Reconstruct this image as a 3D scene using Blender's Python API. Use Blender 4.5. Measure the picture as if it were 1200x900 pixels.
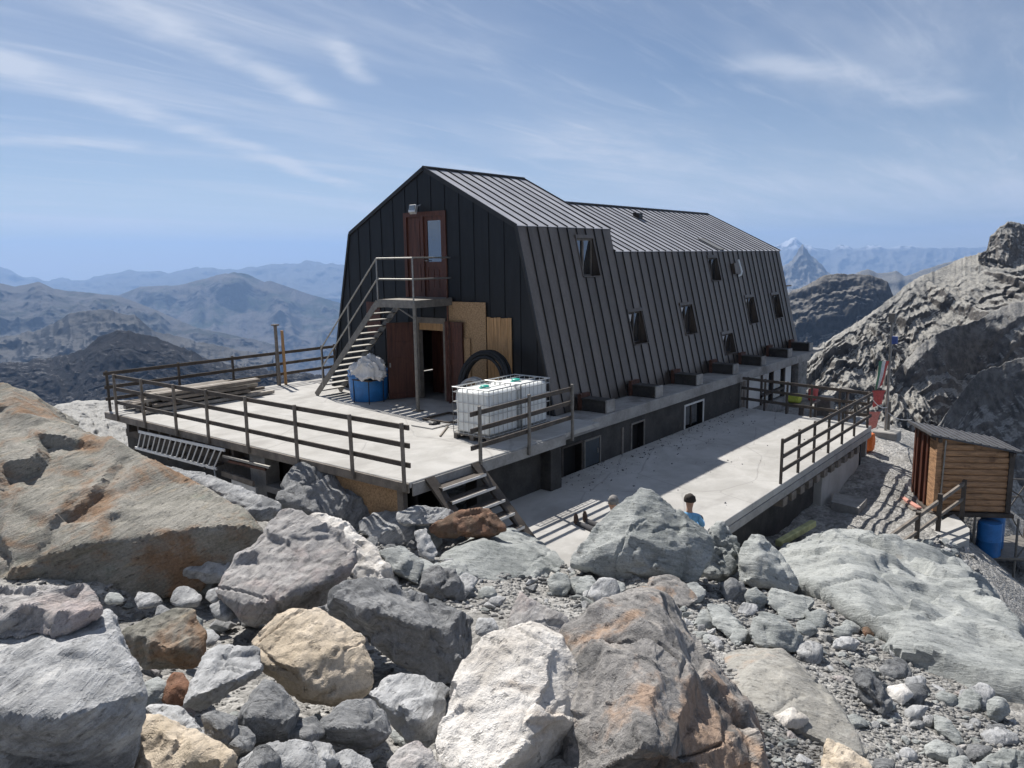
import bpy, bmesh, math, random
import numpy as np
from mathutils import Matrix, Vector

# ------------------------------------------------------------------ camera, sky, sun, exposure
for o in list(bpy.data.objects): bpy.data.objects.remove(o)
SC = bpy.context.scene
COL = SC.collection
random.seed(7)
RNG = np.random.default_rng(11)

FPX, YAW, PITCH, ROLL = 915.02, .6751, -.159, -.0155
CAM = np.array([-15.8862, -11.3588, 3.968])
_cy, _sy, _cp, _sp = math.cos(YAW), math.sin(YAW), math.cos(PITCH), math.sin(PITCH)
FW = np.array([_cy*_cp, _sy*_cp, _sp]); RT = np.array([_sy, -_cy, 0.]); UP = np.cross(RT, FW)
R2 = math.cos(ROLL)*RT + math.sin(ROLL)*UP; U2 = -math.sin(ROLL)*RT + math.cos(ROLL)*UP

cam = bpy.data.cameras.new('camera'); camo = bpy.data.objects.new('camera', cam); COL.objects.link(camo)
M = Matrix(((R2[0], U2[0], -FW[0], CAM[0]), (R2[1], U2[1], -FW[1], CAM[1]), (R2[2], U2[2], -FW[2], CAM[2]), (0, 0, 0, 1)))
camo.matrix_world = M
cam.sensor_fit = 'HORIZONTAL'; cam.sensor_width = 36; cam.lens = FPX/1200*36
cam.clip_start = .05; cam.clip_end = 300000
SC.camera = camo

SUN = np.array([1.62, 4.57, 6.175]); SUN /= np.linalg.norm(SUN)
sun = bpy.data.lights.new('sun', 'SUN'); suno = bpy.data.objects.new('sun', sun); COL.objects.link(suno)
sun.energy = 5.0; sun.angle = math.radians(.53); sun.color = (1, .955, .89)
suno.rotation_euler = Vector(SUN).to_track_quat('Z', 'Y').to_euler(); suno.location = (0, 0, 60)

SC.view_settings.view_transform = 'Standard'; SC.view_settings.look = 'None'
SC.view_settings.exposure = .45; SC.view_settings.gamma = 1
SC.render.engine = 'CYCLES'
SC.cycles.max_bounces = 5; SC.cycles.diffuse_bounces = 2; SC.cycles.glossy_bounces = 3
SC.cycles.transmission_bounces = 4; SC.cycles.transparent_max_bounces = 8; SC.cycles.volume_bounces = 0
SC.cycles.use_denoising = True; SC.cycles.adaptive_threshold = .02; SC.cycles.sample_clamp_indirect = 6
SC.cycles.caustics_reflective = False; SC.cycles.caustics_refractive = False

class NT:
    """small helper round a node tree"""
    def __init__(s, tree): s.t = tree; tree.nodes.clear()
    def n(s, typ, ins=None, **props):
        nd = s.t.nodes.new(typ)
        for k, v in props.items(): setattr(nd, k, v)
        for k, v in (ins or {}).items():
            sock = nd.inputs[k]
            if isinstance(v, bpy.types.NodeSocket): s.t.links.new(v, sock)
            elif v is not None: sock.default_value = v
        return nd
    def math(s, op, a, b=None, c=None, clamp=False):
        nd = s.t.nodes.new('ShaderNodeMath'); nd.operation = op; nd.use_clamp = clamp
        for i, v in enumerate((a, b, c)):
            if v is None: continue
            if isinstance(v, bpy.types.NodeSocket): s.t.links.new(v, nd.inputs[i])
            else: nd.inputs[i].default_value = v
        return nd.outputs[0]
    def mix(s, fac, a, b, mode='MIX'):
        nd = s.t.nodes.new('ShaderNodeMix'); nd.data_type = 'RGBA'; nd.blend_type = mode
        for i, v in ((0, fac), (6, a), (7, b)):
            if isinstance(v, bpy.types.NodeSocket): s.t.links.new(v, nd.inputs[i])
            elif i == 0: nd.inputs[0].default_value = v
            else: nd.inputs[i].default_value = (*v, 1) if len(v) == 3 else v
        return nd.outputs[2]
    def ramp(s, fac, stops):
        nd = s.t.nodes.new('ShaderNodeValToRGB'); e = nd.color_ramp.elements
        while len(e) < len(stops): e.new(.5)
        for el, (p, c) in zip(e, stops):
            el.position = p; el.color = (c, c, c, 1) if not hasattr(c, '__len__') else (*c, 1)
        s.t.links.new(fac, nd.inputs[0]); return nd.outputs[0]
    def smooth(s, v, lo, hi):
        nd = s.t.nodes.new('ShaderNodeMapRange'); nd.interpolation_type = 'SMOOTHSTEP'
        s.t.links.new(v, nd.inputs[0]); nd.inputs[1].default_value = lo; nd.inputs[2].default_value = hi
        return nd.outputs[0]
    def noise(s, vec, scale, detail=4, rough=.55, dist=0., typ='FBM', norm=True):
        nd = s.t.nodes.new('ShaderNodeTexNoise'); nd.noise_type = typ; nd.normalize = norm
        if vec is not None: s.t.links.new(vec, nd.inputs['Vector'])
        nd.inputs['Scale'].default_value = scale; nd.inputs['Detail'].default_value = detail
        nd.inputs['Roughness'].default_value = rough; nd.inputs['Distortion'].default_value = dist
        return nd.outputs[0]
    def mapping(s, vec, rot=(0, 0, 0), scale=(1, 1, 1), loc=(0, 0, 0)):
        nd = s.t.nodes.new('ShaderNodeMapping'); s.t.links.new(vec, nd.inputs[0])
        nd.inputs[1].default_value = loc; nd.inputs[2].default_value = rot; nd.inputs[3].default_value = scale
        return nd.outputs[0]

world = bpy.data.worlds.new('World'); SC.world = world; world.use_nodes = True
w = NT(world.node_tree)
sky = w.n('ShaderNodeTexSky', sky_type='NISHITA', sun_disc=False, sun_elevation=math.asin(SUN[2]),
          sun_rotation=math.radians(90) - math.atan2(SUN[1], SUN[0]), altitude=2600, air_density=1.0, dust_density=1.0, ozone_density=2.)
geo = w.n('ShaderNodeTexCoord').outputs['Generated']
sep = w.n('ShaderNodeSeparateXYZ', {0: geo})
dx, dy, dz = sep.outputs
# cirrus lie on a high flat layer: direction projected onto that layer
zz = w.math('ADD', w.math('MAXIMUM', dz, 0.), .06)
cu = w.math('DIVIDE', dx, zz); cv = w.math('DIVIDE', dy, zz)
lay = w.n('ShaderNodeCombineXYZ', {0: cu, 1: cv}).outputs[0]
st1 = w.mapping(lay, rot=(0, 0, math.radians(-52)), scale=(.30, 1.15, 1))
c1 = w.noise(st1, 1.0, 7, .62, .55)
st2 = w.mapping(lay, rot=(0, 0, math.radians(-60)), scale=(.16, .5, 1), loc=(3, 7, 0))
c2 = w.noise(st2, .8, 5, .6, .3)
st3 = w.mapping(lay, rot=(0, 0, math.radians(-40)), scale=(.55, 3.6, 1), loc=(1, 2, 0))
c3 = w.noise(st3, 1.6, 6, .65, .8)
cir = w.math('MULTIPLY', w.smooth(c1, .40, .76), w.smooth(c2, .30, .66))
cir = w.math('ADD', w.math('MULTIPLY', cir, .7), w.math('MULTIPLY', w.smooth(c3, .48, .85), .26))
veil = w.math('ADD', w.math('MULTIPLY', w.smooth(c2, .22, .72), .24), w.math('MULTIPLY', w.math('POWER', 2.718, w.math('MULTIPLY', w.math('MAXIMUM', dz, 0.), -8.5)), .42))
CLOUD = [w.math('ADD', cir, veil)]
def skydir(px, py):
    d = FW + R2*(px-600)/FPX + U2*(450-py)/FPX
    d = d/np.linalg.norm(d); z = max(d[2], 0)+.06
    return np.array([d[0]/z, d[1]/z])
def trail(p0, p1, wid, amp, seed):
    """an old, spread-out contrail: a soft band along a line on the cirrus layer"""
    a, b = skydir(*p0), skydir(*p1); L = np.linalg.norm(b-a); t = (b-a)/L; nrm = np.array([-t[1], t[0]])
    s_ = w.math('ADD', w.math('MULTIPLY', cu, t[0]), w.math('ADD', w.math('MULTIPLY', cv, t[1]), -float(a@t)))
    q_ = w.math('ADD', w.math('MULTIPLY', cu, nrm[0]), w.math('ADD', w.math('MULTIPLY', cv, nrm[1]), -float(a@nrm)))
    wob = w.noise(w.mapping(lay, loc=(seed, 0, 0)), 1.1, 5, .65)
    q_ = w.math('ADD', q_, w.math('MULTIPLY', w.math('SUBTRACT', wob, .5), wid*2.4))
    f = w.math('SUBTRACT', 1., w.smooth(w.math('ABSOLUTE', q_), wid*.05, wid))
    e = w.math('MULTIPLY', w.smooth(s_, -.1*L, .1*L), w.math('SUBTRACT', 1., w.smooth(s_, .85*L, 1.1*L)))
    br = w.noise(w.mapping(lay, loc=(0, seed, 0)), 2.2, 4, .6)
    CLOUD[0] = w.math('ADD', CLOUD[0], w.math('MULTIPLY', w.math('MULTIPLY', f, e), w.math('MULTIPLY', w.smooth(br, .2, .7), amp)))
trail((-60, 55), (420, 222), .20, .55, 3)
trail((110, -10), (390, 125), .17, .50, 9)
trail((372, 40), (432, 98), .10, .55, 14)
trail((-20, 165), (170, 172), .22, .40, 21)
trail((860, 70), (1120, 120), .24, .38, 33)
fac = w.math('MINIMUM', CLOUD[0], .8)
cloudcol = w.mix(1, sky.outputs[0], (9.2, 9.8, 11.0), 'MIX')
skc = w.mix(fac, sky.outputs[0], cloudcol)
bg = w.n('ShaderNodeBackground', {'Color': skc, 'Strength': .056})
w.n('ShaderNodeOutputWorld', {0: bg.outputs[0]})

# ------------------------------------------------------------------ pixel helpers (a pixel gives a direction only)
def ray(x, y): return FW + R2*((x-600)/FPX) + U2*((450-y)/FPX)
def dep(x, y, d): return CAM + ray(x, y)*d
def at(x, y, axis, v):
    d = ray(x, y); return CAM + d*((v-CAM[axis])/d[axis])
def rays(P):
    P = np.asarray(P, float)
    return FW + ((P[:, 0]-600)/FPX)[:, None]*R2 + ((450-P[:, 1])/FPX)[:, None]*U2

# ------------------------------------------------------------------ noise
def _h(ix, iy, iz, s):
    h = (ix.astype(np.int64)*374761393 + iy.astype(np.int64)*668265263 + iz.astype(np.int64)*2147483647 + s*974634777) & 0xffffffff
    h = ((h ^ (h >> 13))*1274126177) & 0xffffffff
    h = ((h ^ (h >> 16))*2246822519) & 0xffffffff
    return ((h ^ (h >> 15)) & 0xffffff)/float(0xffffff)
def vnoise(p, s=0):
    i = np.floor(p); f = p-i; f = f*f*f*(f*(f*6-15)+10); i = i.astype(np.int64)
    r = 0
    for a in (0, 1):
        for b in (0, 1):
            for c in (0, 1):
                wgt = (f[:, 0] if a else 1-f[:, 0])*(f[:, 1] if b else 1-f[:, 1])*(f[:, 2] if c else 1-f[:, 2])
                r = r + wgt*_h(i[:, 0]+a, i[:, 1]+b, i[:, 2]+c, s)
    return r*2-1
def fbm(p, oct=5, lac=2.03, gain=.5, s=0):
    r = 0; a = 1.; t = 0
    for k in range(oct):
        r = r + a*vnoise(p + 17.3*k, s+k); t += a; a *= gain; p = p*lac
    return r/t
def ridged(p, oct=5, lac=2.1, gain=.55, s=0):
    r = 0; a = 1.; t = 0; wgt = 1.
    for k in range(oct):
        v = 1-np.abs(vnoise(p+31.7*k, s+k)); v = v*v*wgt; r = r + a*v; t += a; wgt = np.clip(v*1.6, 0, 1); a *= gain; p = p*lac
    return r/t

# ------------------------------------------------------------------ object helpers
OFF = {}
def link(name, me, parent=None, loc=(0, 0, 0)):
    o = bpy.data.objects.new(name, me); COL.objects.link(o)
    o.location = loc
    if parent is not None: o.parent = parent
    return o
def tag(o, label=None, cat=None, group=None, kind=None):
    if label: o['label'] = label
    if cat: o['category'] = cat
    if group: o['group'] = group
    if kind: o['kind'] = kind
    return o
def thing(name, label, cat, loc, group=None):
    o = bpy.data.objects.new(name, None); COL.objects.link(o); o.location = [float(v) for v in loc]
    o.empty_display_size = .2
    OFF[o.name] = np.array(loc, float)
    return tag(o, label, cat, group)
def rootof(o):
    while o.parent is not None: o = o.parent
    return o
def mesh_from(name, V, Fc, mat=None, smooth=False):
    me = bpy.data.meshes.new(name)
    me.from_pydata([tuple(map(float, v)) for v in V], [], Fc)
    if mat is not None: me.materials.append(mat)
    if smooth: me.polygons.foreach_set('use_smooth', [True]*len(me.polygons))
    me.update(); return me
def mesh_np(name, V, Q, mat=None, smooth=True):
    """fast mesh from an (N,3) array and an (M,4) or (M,3) index array"""
    me = bpy.data.meshes.new(name); n = Q.shape[1]
    me.vertices.add(len(V)); me.vertices.foreach_set('co', np.asarray(V, np.float32).ravel())
    me.loops.add(Q.size); me.loops.foreach_set('vertex_index', Q.ravel().astype(np.int32))
    me.polygons.add(len(Q)); me.polygons.foreach_set('loop_start', np.arange(0, Q.size, n, dtype=np.int32))
    if smooth: me.polygons.foreach_set('use_smooth', np.ones(len(Q), bool))
    if mat is not None: me.materials.append(mat)
    me.update(calc_edges=True); me.validate(); return me

def unit(v): v = np.asarray(v, float); return v/np.linalg.norm(v)
class MB:
    """collects simple shapes in world coordinates; build() links them as one mesh object"""
    def __init__(s): s.V = []; s.F = []
    def add(s, V, Fc):
        b = len(s.V); s.V += [np.asarray(v, float) for v in V]; s.F += [tuple(b+i for i in f) for f in Fc]; return s
    def box(s, lo, hi):
        (a, b, c), (d, e, f) = lo, hi
        return s.add([(a,b,c),(d,b,c),(d,e,c),(a,e,c),(a,b,f),(d,b,f),(d,e,f),(a,e,f)],
                     [(0,3,2,1),(4,5,6,7),(0,1,5,4),(1,2,6,5),(2,3,7,6),(3,0,4,7)])
    def obox(s, c, ax, ay, az):
        c = np.asarray(c, float); ax, ay, az = map(lambda v: np.asarray(v, float), (ax, ay, az))
        V = [c+i*ax+j*ay+k*az for k in (-1, 1) for i, j in ((-1,-1),(1,-1),(1,1),(-1,1))]
        return s.add(V, [(0,3,2,1),(4,5,6,7),(0,1,5,4),(1,2,6,5),(2,3,7,6),(3,0,4,7)])
    def beam(s, p, q, wd, ht, up=(0, 0, 1)):
        p = np.asarray(p, float); q = np.asarray(q, float); d = unit(q-p); up = np.asarray(up, float)
        if abs(d@up) > .98: up = np.array([1., 0, 0])
        sd = unit(np.cross(d, up)); u = np.cross(sd, d)
        return s.obox((p+q)/2, (q-p)/2, sd*wd/2, u*ht/2)
    def tube(s, pts, r, n=8, cap=True):
        pts = [np.asarray(p, float) for p in pts]; rs = r if hasattr(r, '__len__') else [r]*len(pts)
        b = len(s.V); prev = None
        for i, p in enumerate(pts):
            d = unit(pts[min(i+1, len(pts)-1)]-pts[max(i-1, 0)])
            ref = np.array([0, 0, 1.]) if abs(d[2]) < .9 else np.array([1., 0, 0])
            if prev is not None:
                ref = prev
            sd = unit(np.cross(d, ref)); u = np.cross(sd, d); prev = u
            for k in range(n):
                a = 2*math.pi*k/n; s.V.append(p + (sd*math.cos(a)+u*math.sin(a))*rs[i])
        for i in range(len(pts)-1):
            for k in range(n):
                a = b+i*n+k; c = b+i*n+(k+1) % n; s.F.append((a, c, c+n, a+n))
        if cap:
            s.F.append(tuple(b+k for k in range(n))[::-1]); e = b+(len(pts)-1)*n; s.F.append(tuple(e+k for k in range(n)))
        return s
    def lathe(s, c, prof, n=20, axis=(0, 0, 1)):
        ax = unit(axis); ref = np.array([1., 0, 0]) if abs(ax[0]) < .9 else np.array([0, 1., 0])
        u = unit(np.cross(ax, ref)); v = np.cross(ax, u); b = len(s.V); c = np.asarray(c, float)
        for r, h in prof:
            for k in range(n):
                a = 2*math.pi*k/n; s.V.append(c+ax*h+(u*math.cos(a)+v*math.sin(a))*r)
        for i in range(len(prof)-1):
            for k in range(n):
                a = b+i*n+k; d = b+i*n+(k+1) % n; s.F.append((a, d, d+n, a+n))
        s.F.append(tuple(b+k for k in range(n))[::-1]); e = b+(len(prof)-1)*n; s.F.append(tuple(e+k for k in range(n)))
        return s
    def prism(s, poly, vec):
        P = [np.asarray(p, float) for p in poly]; vec = np.asarray(vec, float); n = len(P)
        b = len(s.V); s.V += P + [p+vec for p in P]
        s.F.append(tuple(b+i for i in range(n))[::-1]); s.F.append(tuple(b+n+i for i in range(n)))
        for i in range(n):
            j = (i+1) % n; s.F.append((b+i, b+j, b+n+j, b+n+i))
        return s
    def build(s, name, mat, parent=None, smooth=False, bevel=0., label=None):
        off = OFF.get(rootof(parent).name, np.zeros(3)) if parent is not None else np.zeros(3)
        loc = (0, 0, 0)
        if parent is None:
            A = np.array(s.V); off = np.array([(A[:, 0].min()+A[:, 0].max())/2, (A[:, 1].min()+A[:, 1].max())/2, A[:, 2].min()]); loc = tuple(off)
        me = mesh_from(name, [v-off for v in s.V], s.F, mat)
        bm = bmesh.new(); bm.from_mesh(me); bmesh.ops.recalc_face_normals(bm, faces=bm.faces)
        if bevel:
            bmesh.ops.bevel(bm, geom=list(bm.edges), offset=bevel, segments=1, affect='EDGES', clamp_overlap=True)
        bm.to_mesh(me); bm.free()
        if smooth:
            me.polygons.foreach_set('use_smooth', [True]*len(me.polygons))
            try: me.set_sharp_from_angle(angle=math.radians(40))
            except Exception: pass
        o = link(name, me, parent, loc)
        if parent is None: OFF[o.name] = off
        if label: o['label'] = label
        return o
def solo(mb, name, mat, label, cat, group=None, **k): return tag(mb.build(name, mat, **k), label, cat, group)

# ------------------------------------------------------------------ materials
MATS = {}
def newmat(name):
    m = bpy.data.materials.new(name); m.use_nodes = True; MATS[name] = m
    return m, NT(m.node_tree)
def finish(nt, col, rough=.8, bump=None, bstr=.4, bdist=.01, metal=0., spec=.4, trans=0., extra=None):
    ins = {'Base Color': col if isinstance(col, bpy.types.NodeSocket) else (*col, 1), 'Roughness': rough, 'Metallic': metal, 'Specular IOR Level': spec}
    if trans: ins['Transmission Weight'] = trans
    if extra: ins.update(extra)
    if bump is not None:
        ins['Normal'] = nt.n('ShaderNodeBump', {'Height': bump, 'Strength': bstr, 'Distance': bdist}).outputs[0]
    b = nt.n('ShaderNodeBsdfPrincipled', ins); nt.n('ShaderNodeOutputMaterial', {0: b.outputs[0]}); return b
def pos(nt): return nt.n('ShaderNodeNewGeometry').outputs['Position']
def simple(name, col, rough=.6, var=.25, scale=6., bump=.2, metal=0., spec=.4, stretch=(1, 1, 1), dirt=None, bdist=.004):
    m, nt = newmat(name); v = nt.mapping(pos(nt), scale=stretch)
    a = nt.noise(v, scale, 6, .6); b = nt.noise(v, scale*9, 3, .6)
    f = nt.math('ADD', nt.math('MULTIPLY', a, .7), nt.math('MULTIPLY', b, .3))
    lo = [c*(1-var) for c in col]; hi = [min(1, c*(1+var)) for c in col]
    c = nt.mix(nt.smooth(f, .3, .7), lo, hi)
    if dirt:
        dcol, lo_, hi_, sc = dirt
        c = nt.mix(nt.smooth(nt.noise(pos(nt), sc, 5, .65), lo_, hi_), c, dcol)
    finish(nt, c, rough, f, bump, bdist, metal, spec); return m

def rock(name, c1, c2, rust=None, rust_lo=.55, rust_hi=.7, rust_scale=.9, rot=(.5, .3, .2), fol=5., speck=.35, bump=.75, pale=None, lichen=None, bscale=1.):
    """layered alpine rock: patches, foliation lines, speckle, rusty stains, cracks"""
    m, nt = newmat(name); P = pos(nt)
    R = nt.mapping(P, rot=rot)
    S = nt.mapping(R, scale=(1, 1, fol))
    big = nt.noise(P, .9, 4, .62, .4)
    lay = nt.noise(S, 3.2, 6, .70, .5)
    fine = nt.noise(P, 30*bscale, 4, .75)
    grain = nt.noise(P, 150*bscale, 2, .6)
    col = nt.mix(nt.smooth(nt.math('ADD', nt.math('MULTIPLY', big, .55), nt.math('MULTIPLY', lay, .45)), .36, .62), c1, c2)
    if pale: col = nt.mix(nt.math('MULTIPLY', nt.smooth(nt.noise(S, 1.3, 5, .6, .3), .56, .72), .8), col, pale)
    if rust:
        rm = nt.smooth(nt.math('ADD', nt.math('MULTIPLY', nt.noise(P, rust_scale, 5, .65, .6), .8), nt.math('MULTIPLY', lay, .2)), rust_lo, rust_hi)
        rc = nt.mix(nt.noise(P, 6., 4, .6), rust, [rust[0]*.55+.02, rust[1]*.62+.02, rust[2]*.8+.02])
        col = nt.mix(nt.math('MULTIPLY', rm, .9), col, rc)
    if lichen: col = nt.mix(nt.math('MULTIPLY', nt.smooth(nt.noise(P, 2.3, 6, .7), .58, .7), .7), col, lichen)
    sp = nt.math('ADD', nt.math('MULTIPLY', fine, .6), nt.math('MULTIPLY', grain, .4))
    spf = nt.n('ShaderNodeMapRange', {0: sp, 1: .3, 2: .7, 3: 1-speck, 4: 1+speck}).outputs[0]
    col = nt.mix(1., col, nt.n('ShaderNodeCombineColor', {0: spf, 1: spf, 2: spf}).outputs[0], 'MULTIPLY')
    pit = nt.smooth(nt.noise(nt.mapping(R, scale=(1, 1, fol*.45)), 11*bscale, 4, .7), .30, .44)
    pf = nt.n('ShaderNodeMapRange', {0: pit, 3: .55, 4: 1.}).outputs[0]
    col = nt.mix(1., col, nt.n('ShaderNodeCombineColor', {0: pf, 1: pf, 2: pf}).outputs[0], 'MULTIPLY')
    h = nt.math('ADD', nt.math('MULTIPLY', lay, 1.0), nt.math('ADD', nt.math('MULTIPLY', fine, .42), nt.math('ADD', nt.math('MULTIPLY', pit, .25), nt.math('MULTIPLY', grain, .12))))
    finish(nt, col, .88, h, bump, .05, 0, .25); return m
# ------------------------------------------------------------------ rock materials
G1 = rock('grey_schist', (.21, .215, .22), (.48, .485, .49), rot=(.5, .35, .3), pale=(.56, .555, .54))
G2 = rock('green_grey_schist', (.20, .215, .21), (.39, .405, .395), rust=(.34, .24, .15), rust_lo=.60, rust_hi=.74, rot=(.2, -.5, .8))
G3 = rock('dark_schist', (.10, .105, .11), (.28, .285, .29), rot=(-.3, .75, .3), fol=8, bump=.9, pale=(.45, .45, .45))
G4 = rock('pinkish_grey_gneiss', (.23, .22, .215), (.45, .435, .425), rust=(.50, .40, .34), rust_lo=.5, rust_hi=.66, rust_scale=1.1, rot=(.9, .2, .4))
G5 = rock('beige_granite', (.46, .385, .29), (.62, .54, .44), rust=(.50, .33, .16), rust_lo=.54, rust_hi=.72, rot=(.4, .1, .9), fol=2, speck=.3)
G6 = rock('white_granite', (.50, .465, .42), (.70, .675, .64), rust=(.50, .38, .26), rust_lo=.54, rust_hi=.74, rust_scale=1.2, fol=1.6, speck=.28, bump=.8)
G7 = rock('rusty_streaked_schist', (.17, .165, .14), (.32, .305, .27), rust=(.30, .17, .085), rust_lo=.47, rust_hi=.62, rust_scale=1.0, rot=(.35, .2, .6), fol=7, speck=.4, pale=(.34, .285, .21), lichen=(.20, .22, .185))
G8 = rock('brown_veined_gneiss', (.12, .118, .115), (.33, .315, .30), rust=(.46, .31, .20), rust_lo=.49, rust_hi=.60, rust_scale=1.5, rot=(.1, .9, .5), fol=5, speck=.4, pale=(.55, .50, .45))
G9 = rock('rust_brown_rock', (.12, .085, .06), (.23, .165, .12), rust=(.28, .13, .07), rust_lo=.42, rust_hi=.6, rot=(.2, .2, .2), fol=3)
G10 = rock('pale_slab_rock', (.235, .25, .245), (.40, .415, .405), rust=(.40, .30, .2), rust_lo=.64, rust_hi=.78, rot=(.15, -.65, .45), fol=6, speck=.28)

def ground_mat():
    m, nt = newmat('scree_ground'); P = pos(nt)
    big = nt.noise(P, .35, 6, .65, .5); mid = nt.noise(P, 3.5, 7, .7); fine = nt.noise(P, 26, 5, .7)
    vor = nt.n('ShaderNodeTexVoronoi', {'Vector': P, 'Scale': 13.}); vor2 = nt.n('ShaderNodeTexVoronoi', {'Vector': P, 'Scale': 34.})
    c = nt.mix(nt.smooth(nt.math('ADD', nt.math('MULTIPLY', big, .5), nt.math('MULTIPLY', mid, .5)), .36, .64), (.19, .185, .175), (.42, .41, .39))
    tone = nt.n('ShaderNodeSeparateColor', {0: vor.outputs['Color']}).outputs[0]
    tf = nt.n('ShaderNodeMapRange', {0: tone, 3: .68, 4: 1.25}).outputs[0]
    c = nt.mix(1., c, nt.n('ShaderNodeCombineColor', {0: tf, 1: tf, 2: tf}).outputs[0], 'MULTIPLY')
    h = nt.math('ADD', nt.math('SUBTRACT', 1.2, nt.math('MULTIPLY', vor.outputs['Distance'], 1.1)), nt.math('ADD', nt.math('MULTIPLY', fine, .6), nt.math('MULTIPLY', vor2.outputs['Distance'], -.5)))
    finish(nt, c, .92, h, .8, .05, 0, .2); return m
GROUND = ground_mat()

# ------------------------------------------------------------------ local ground (one height field)
CTRL = []
for px, py, z in [(-250, 905, 1.6), (0, 905, 1.45), (200, 905, 1.3), (400, 905, 1.1), (600, 905, .9), (850, 905, .45), (1000, 905, .0), (1200, 905, -.7), (1400, 905, -1.4),
                  (0, 740, .75), (150, 730, .55), (300, 745, .45), (450, 740, .15), (600, 770, .15), (700, 760, -.05), (850, 790, -.15), (950, 790, -.6), (1050, 790, -1.1), (1120, 780, -1.5), (1200, 790, -1.9),
                  (450, 690, -.35), (600, 690, -.75), (700, 690, -.95), (800, 720, -.75), (880, 720, -1.1), (950, 700, -1.7), (1050, 710, -1.9), (1120, 720, -2.3), (1180, 745, -2.4),
                  (560, 650, -1.1), (650, 655, -1.3), (850, 660, -1.65), (930, 655, -2.2), (400, 640, -.65), (300, 615, -.95), (100, 690, .2), (700, 662, -1.15), (620, 650, -1.22), (545, 634, -.85), (500, 628, -.8), (760, 680, -.85), (800, 690, -.9), (720, 672, -.95),
                  (1165, 655, -4.4), (1200, 690, -4.8), (1235, 740, -4.6), (1265, 810, -4.0), (1190, 622, -6.5), (1240, 660, -8), (1320, 720, -9)]:
    CTRL.append(at(px, py, 2, z))
CTRL += [np.array(p, float) for p in [
    (-15.9, -11.4, 2.35), (-18, -13, 2.5), (-20, -8, 2.2), (-13, -16, 1.6), (-24, -20, 3), (-10, -20, -1.5), (-24, 0, 1.2), (-24, 10, -.6), (-16, 4, .2), (-12, 8, -.7), (-10, 4, -.7),
    (-6.5, 9.5, -1.6), (-6.4, 6, -1.35), (-6.4, 3.3, -1.22), (-6.4, 1, -1.15), (-6.3, -1.2, -1.15), (-4.6, -2.5, -1.42), (-3, 4, -2), (-5, -4, -1.5), (-2.5, -5.2, -1.9),
    (0, -3, -2.1), (0, -5.4, -2.6), (3, -5.0, -2.85), (5, -3, -2.4), (9, -3, -2.4), (12, -3, -2.1), (14, -4.8, -2.5), (12, -6, -2.5), (9.2, -6.2, -2.55), (6.3, -5.3, -2.9), (2.4, -6.3, -2.75), (4.4, -6.6, -2.8),
    (6.5, -7.6, -2.85), (8, -6.8, -2.7), (4.5, -8.6, -2.9), (10, -8.6, -2.9), (16, -1, -2.2), (20, 0, -3), (24, 4, -5), (34, 10, -12), (34, -10, -12), (20, -8, -4.5), (16, -10, -6),
    (0, 8, -2.6), (8, 5, -2.6), (8, 12, -5), (0, 13, -4.5), (-6, 14, -3.8), (-12, 14, -2.6), (-20, 18, -3), (-24, 30, -5), (0, 30, -12), (20, 30, -16), (34, 34, -22),
    # the edge to the gully on the right
    (8.4, -10.4, -4.6), (10.5, -10.5, -6.5), (5.5, -10.6, -4.6), (2, -11.4, -4.6), (-2, -12.6, -4.2), (6, -13, -9), (1, -14.5, -9), (-4, -16, -7), (12, -14, -12), (4, -20, -16), (20, -20, -22), (34, -26, -30), (-10, -26, -7)]]
CTRL = np.array(CTRL)
def rbf_fit(P):
    n = len(P); D = np.linalg.norm(P[:, None, :2]-P[None, :, :2], axis=2)
    A = np.zeros((n+3, n+3)); A[:n, :n] = -D + np.eye(n)*.08; A[:n, n] = 1; A[:n, n+1:] = P[:, :2]; A[n:, :n] = A[:n, n:].T
    return np.linalg.solve(A, np.r_[P[:, 2], 0, 0, 0])
W_ = rbf_fit(CTRL)
def rbf(xy):
    r = W_[-3] + xy@W_[-2:]
    for i in range(len(CTRL)): r = r - W_[i]*np.hypot(xy[:, 0]-CTRL[i, 0], xy[:, 1]-CTRL[i, 1])
    return r
GX0, GX1, GY0, GY1, GS = -26., 34., -26., 34., .125
gx = np.arange(GX0, GX1+.01, GS); gy = np.arange(GY0, GY1+.01, GS)
XX, YY = np.meshgrid(gx, gy, indexing='ij'); XY = np.c_[XX.ravel(), YY.ravel()]
HZ = rbf(XY); P3 = np.c_[XY, np.zeros(len(XY))]
HZ = HZ + .10*fbm(P3*.9, 4, s=3) + .07*ridged(np.c_[(XY[:, 0]*.8+XY[:, 1]*.6)*.9, (XY[:, 1]*.8-XY[:, 0]*.6)*2.2, 0*XY[:, 0]], 4, s=5) - .04 + .03*fbm(P3*5, 3, s=9)
HZ = HZ.reshape(XX.shape)
# keep below the concrete
under = (XX > -4.75) & (XX < 10.1) & (YY > -5.5) & (YY < -.5); HZ[under] = np.minimum(HZ[under], -1.9)
under = (XX > -6.0) & (XX < 19) & (YY > -1.2) & (YY < 11); HZ[under] = np.minimum(HZ[under], -1.75)
near = (XX > -7.6) & (XX < -5.9) & (YY > -3) & (YY < 11); HZ[near] = np.minimum(HZ[near], -1.05)
def gz(x, y):
    x = np.asarray(x, float); y = np.asarray(y, float)
    fx = np.clip((x-GX0)/GS, 0, len(gx)-1.001); fy = np.clip((y-GY0)/GS, 0, len(gy)-1.001)
    i = fx.astype(int); j = fy.astype(int); a = fx-i; b = fy-j
    return HZ[i, j]*(1-a)*(1-b)+HZ[i+1, j]*a*(1-b)+HZ[i, j+1]*(1-a)*b+HZ[i+1, j+1]*a*b
DGRID = np.geomspace(1.6, 60, 420)
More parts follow.
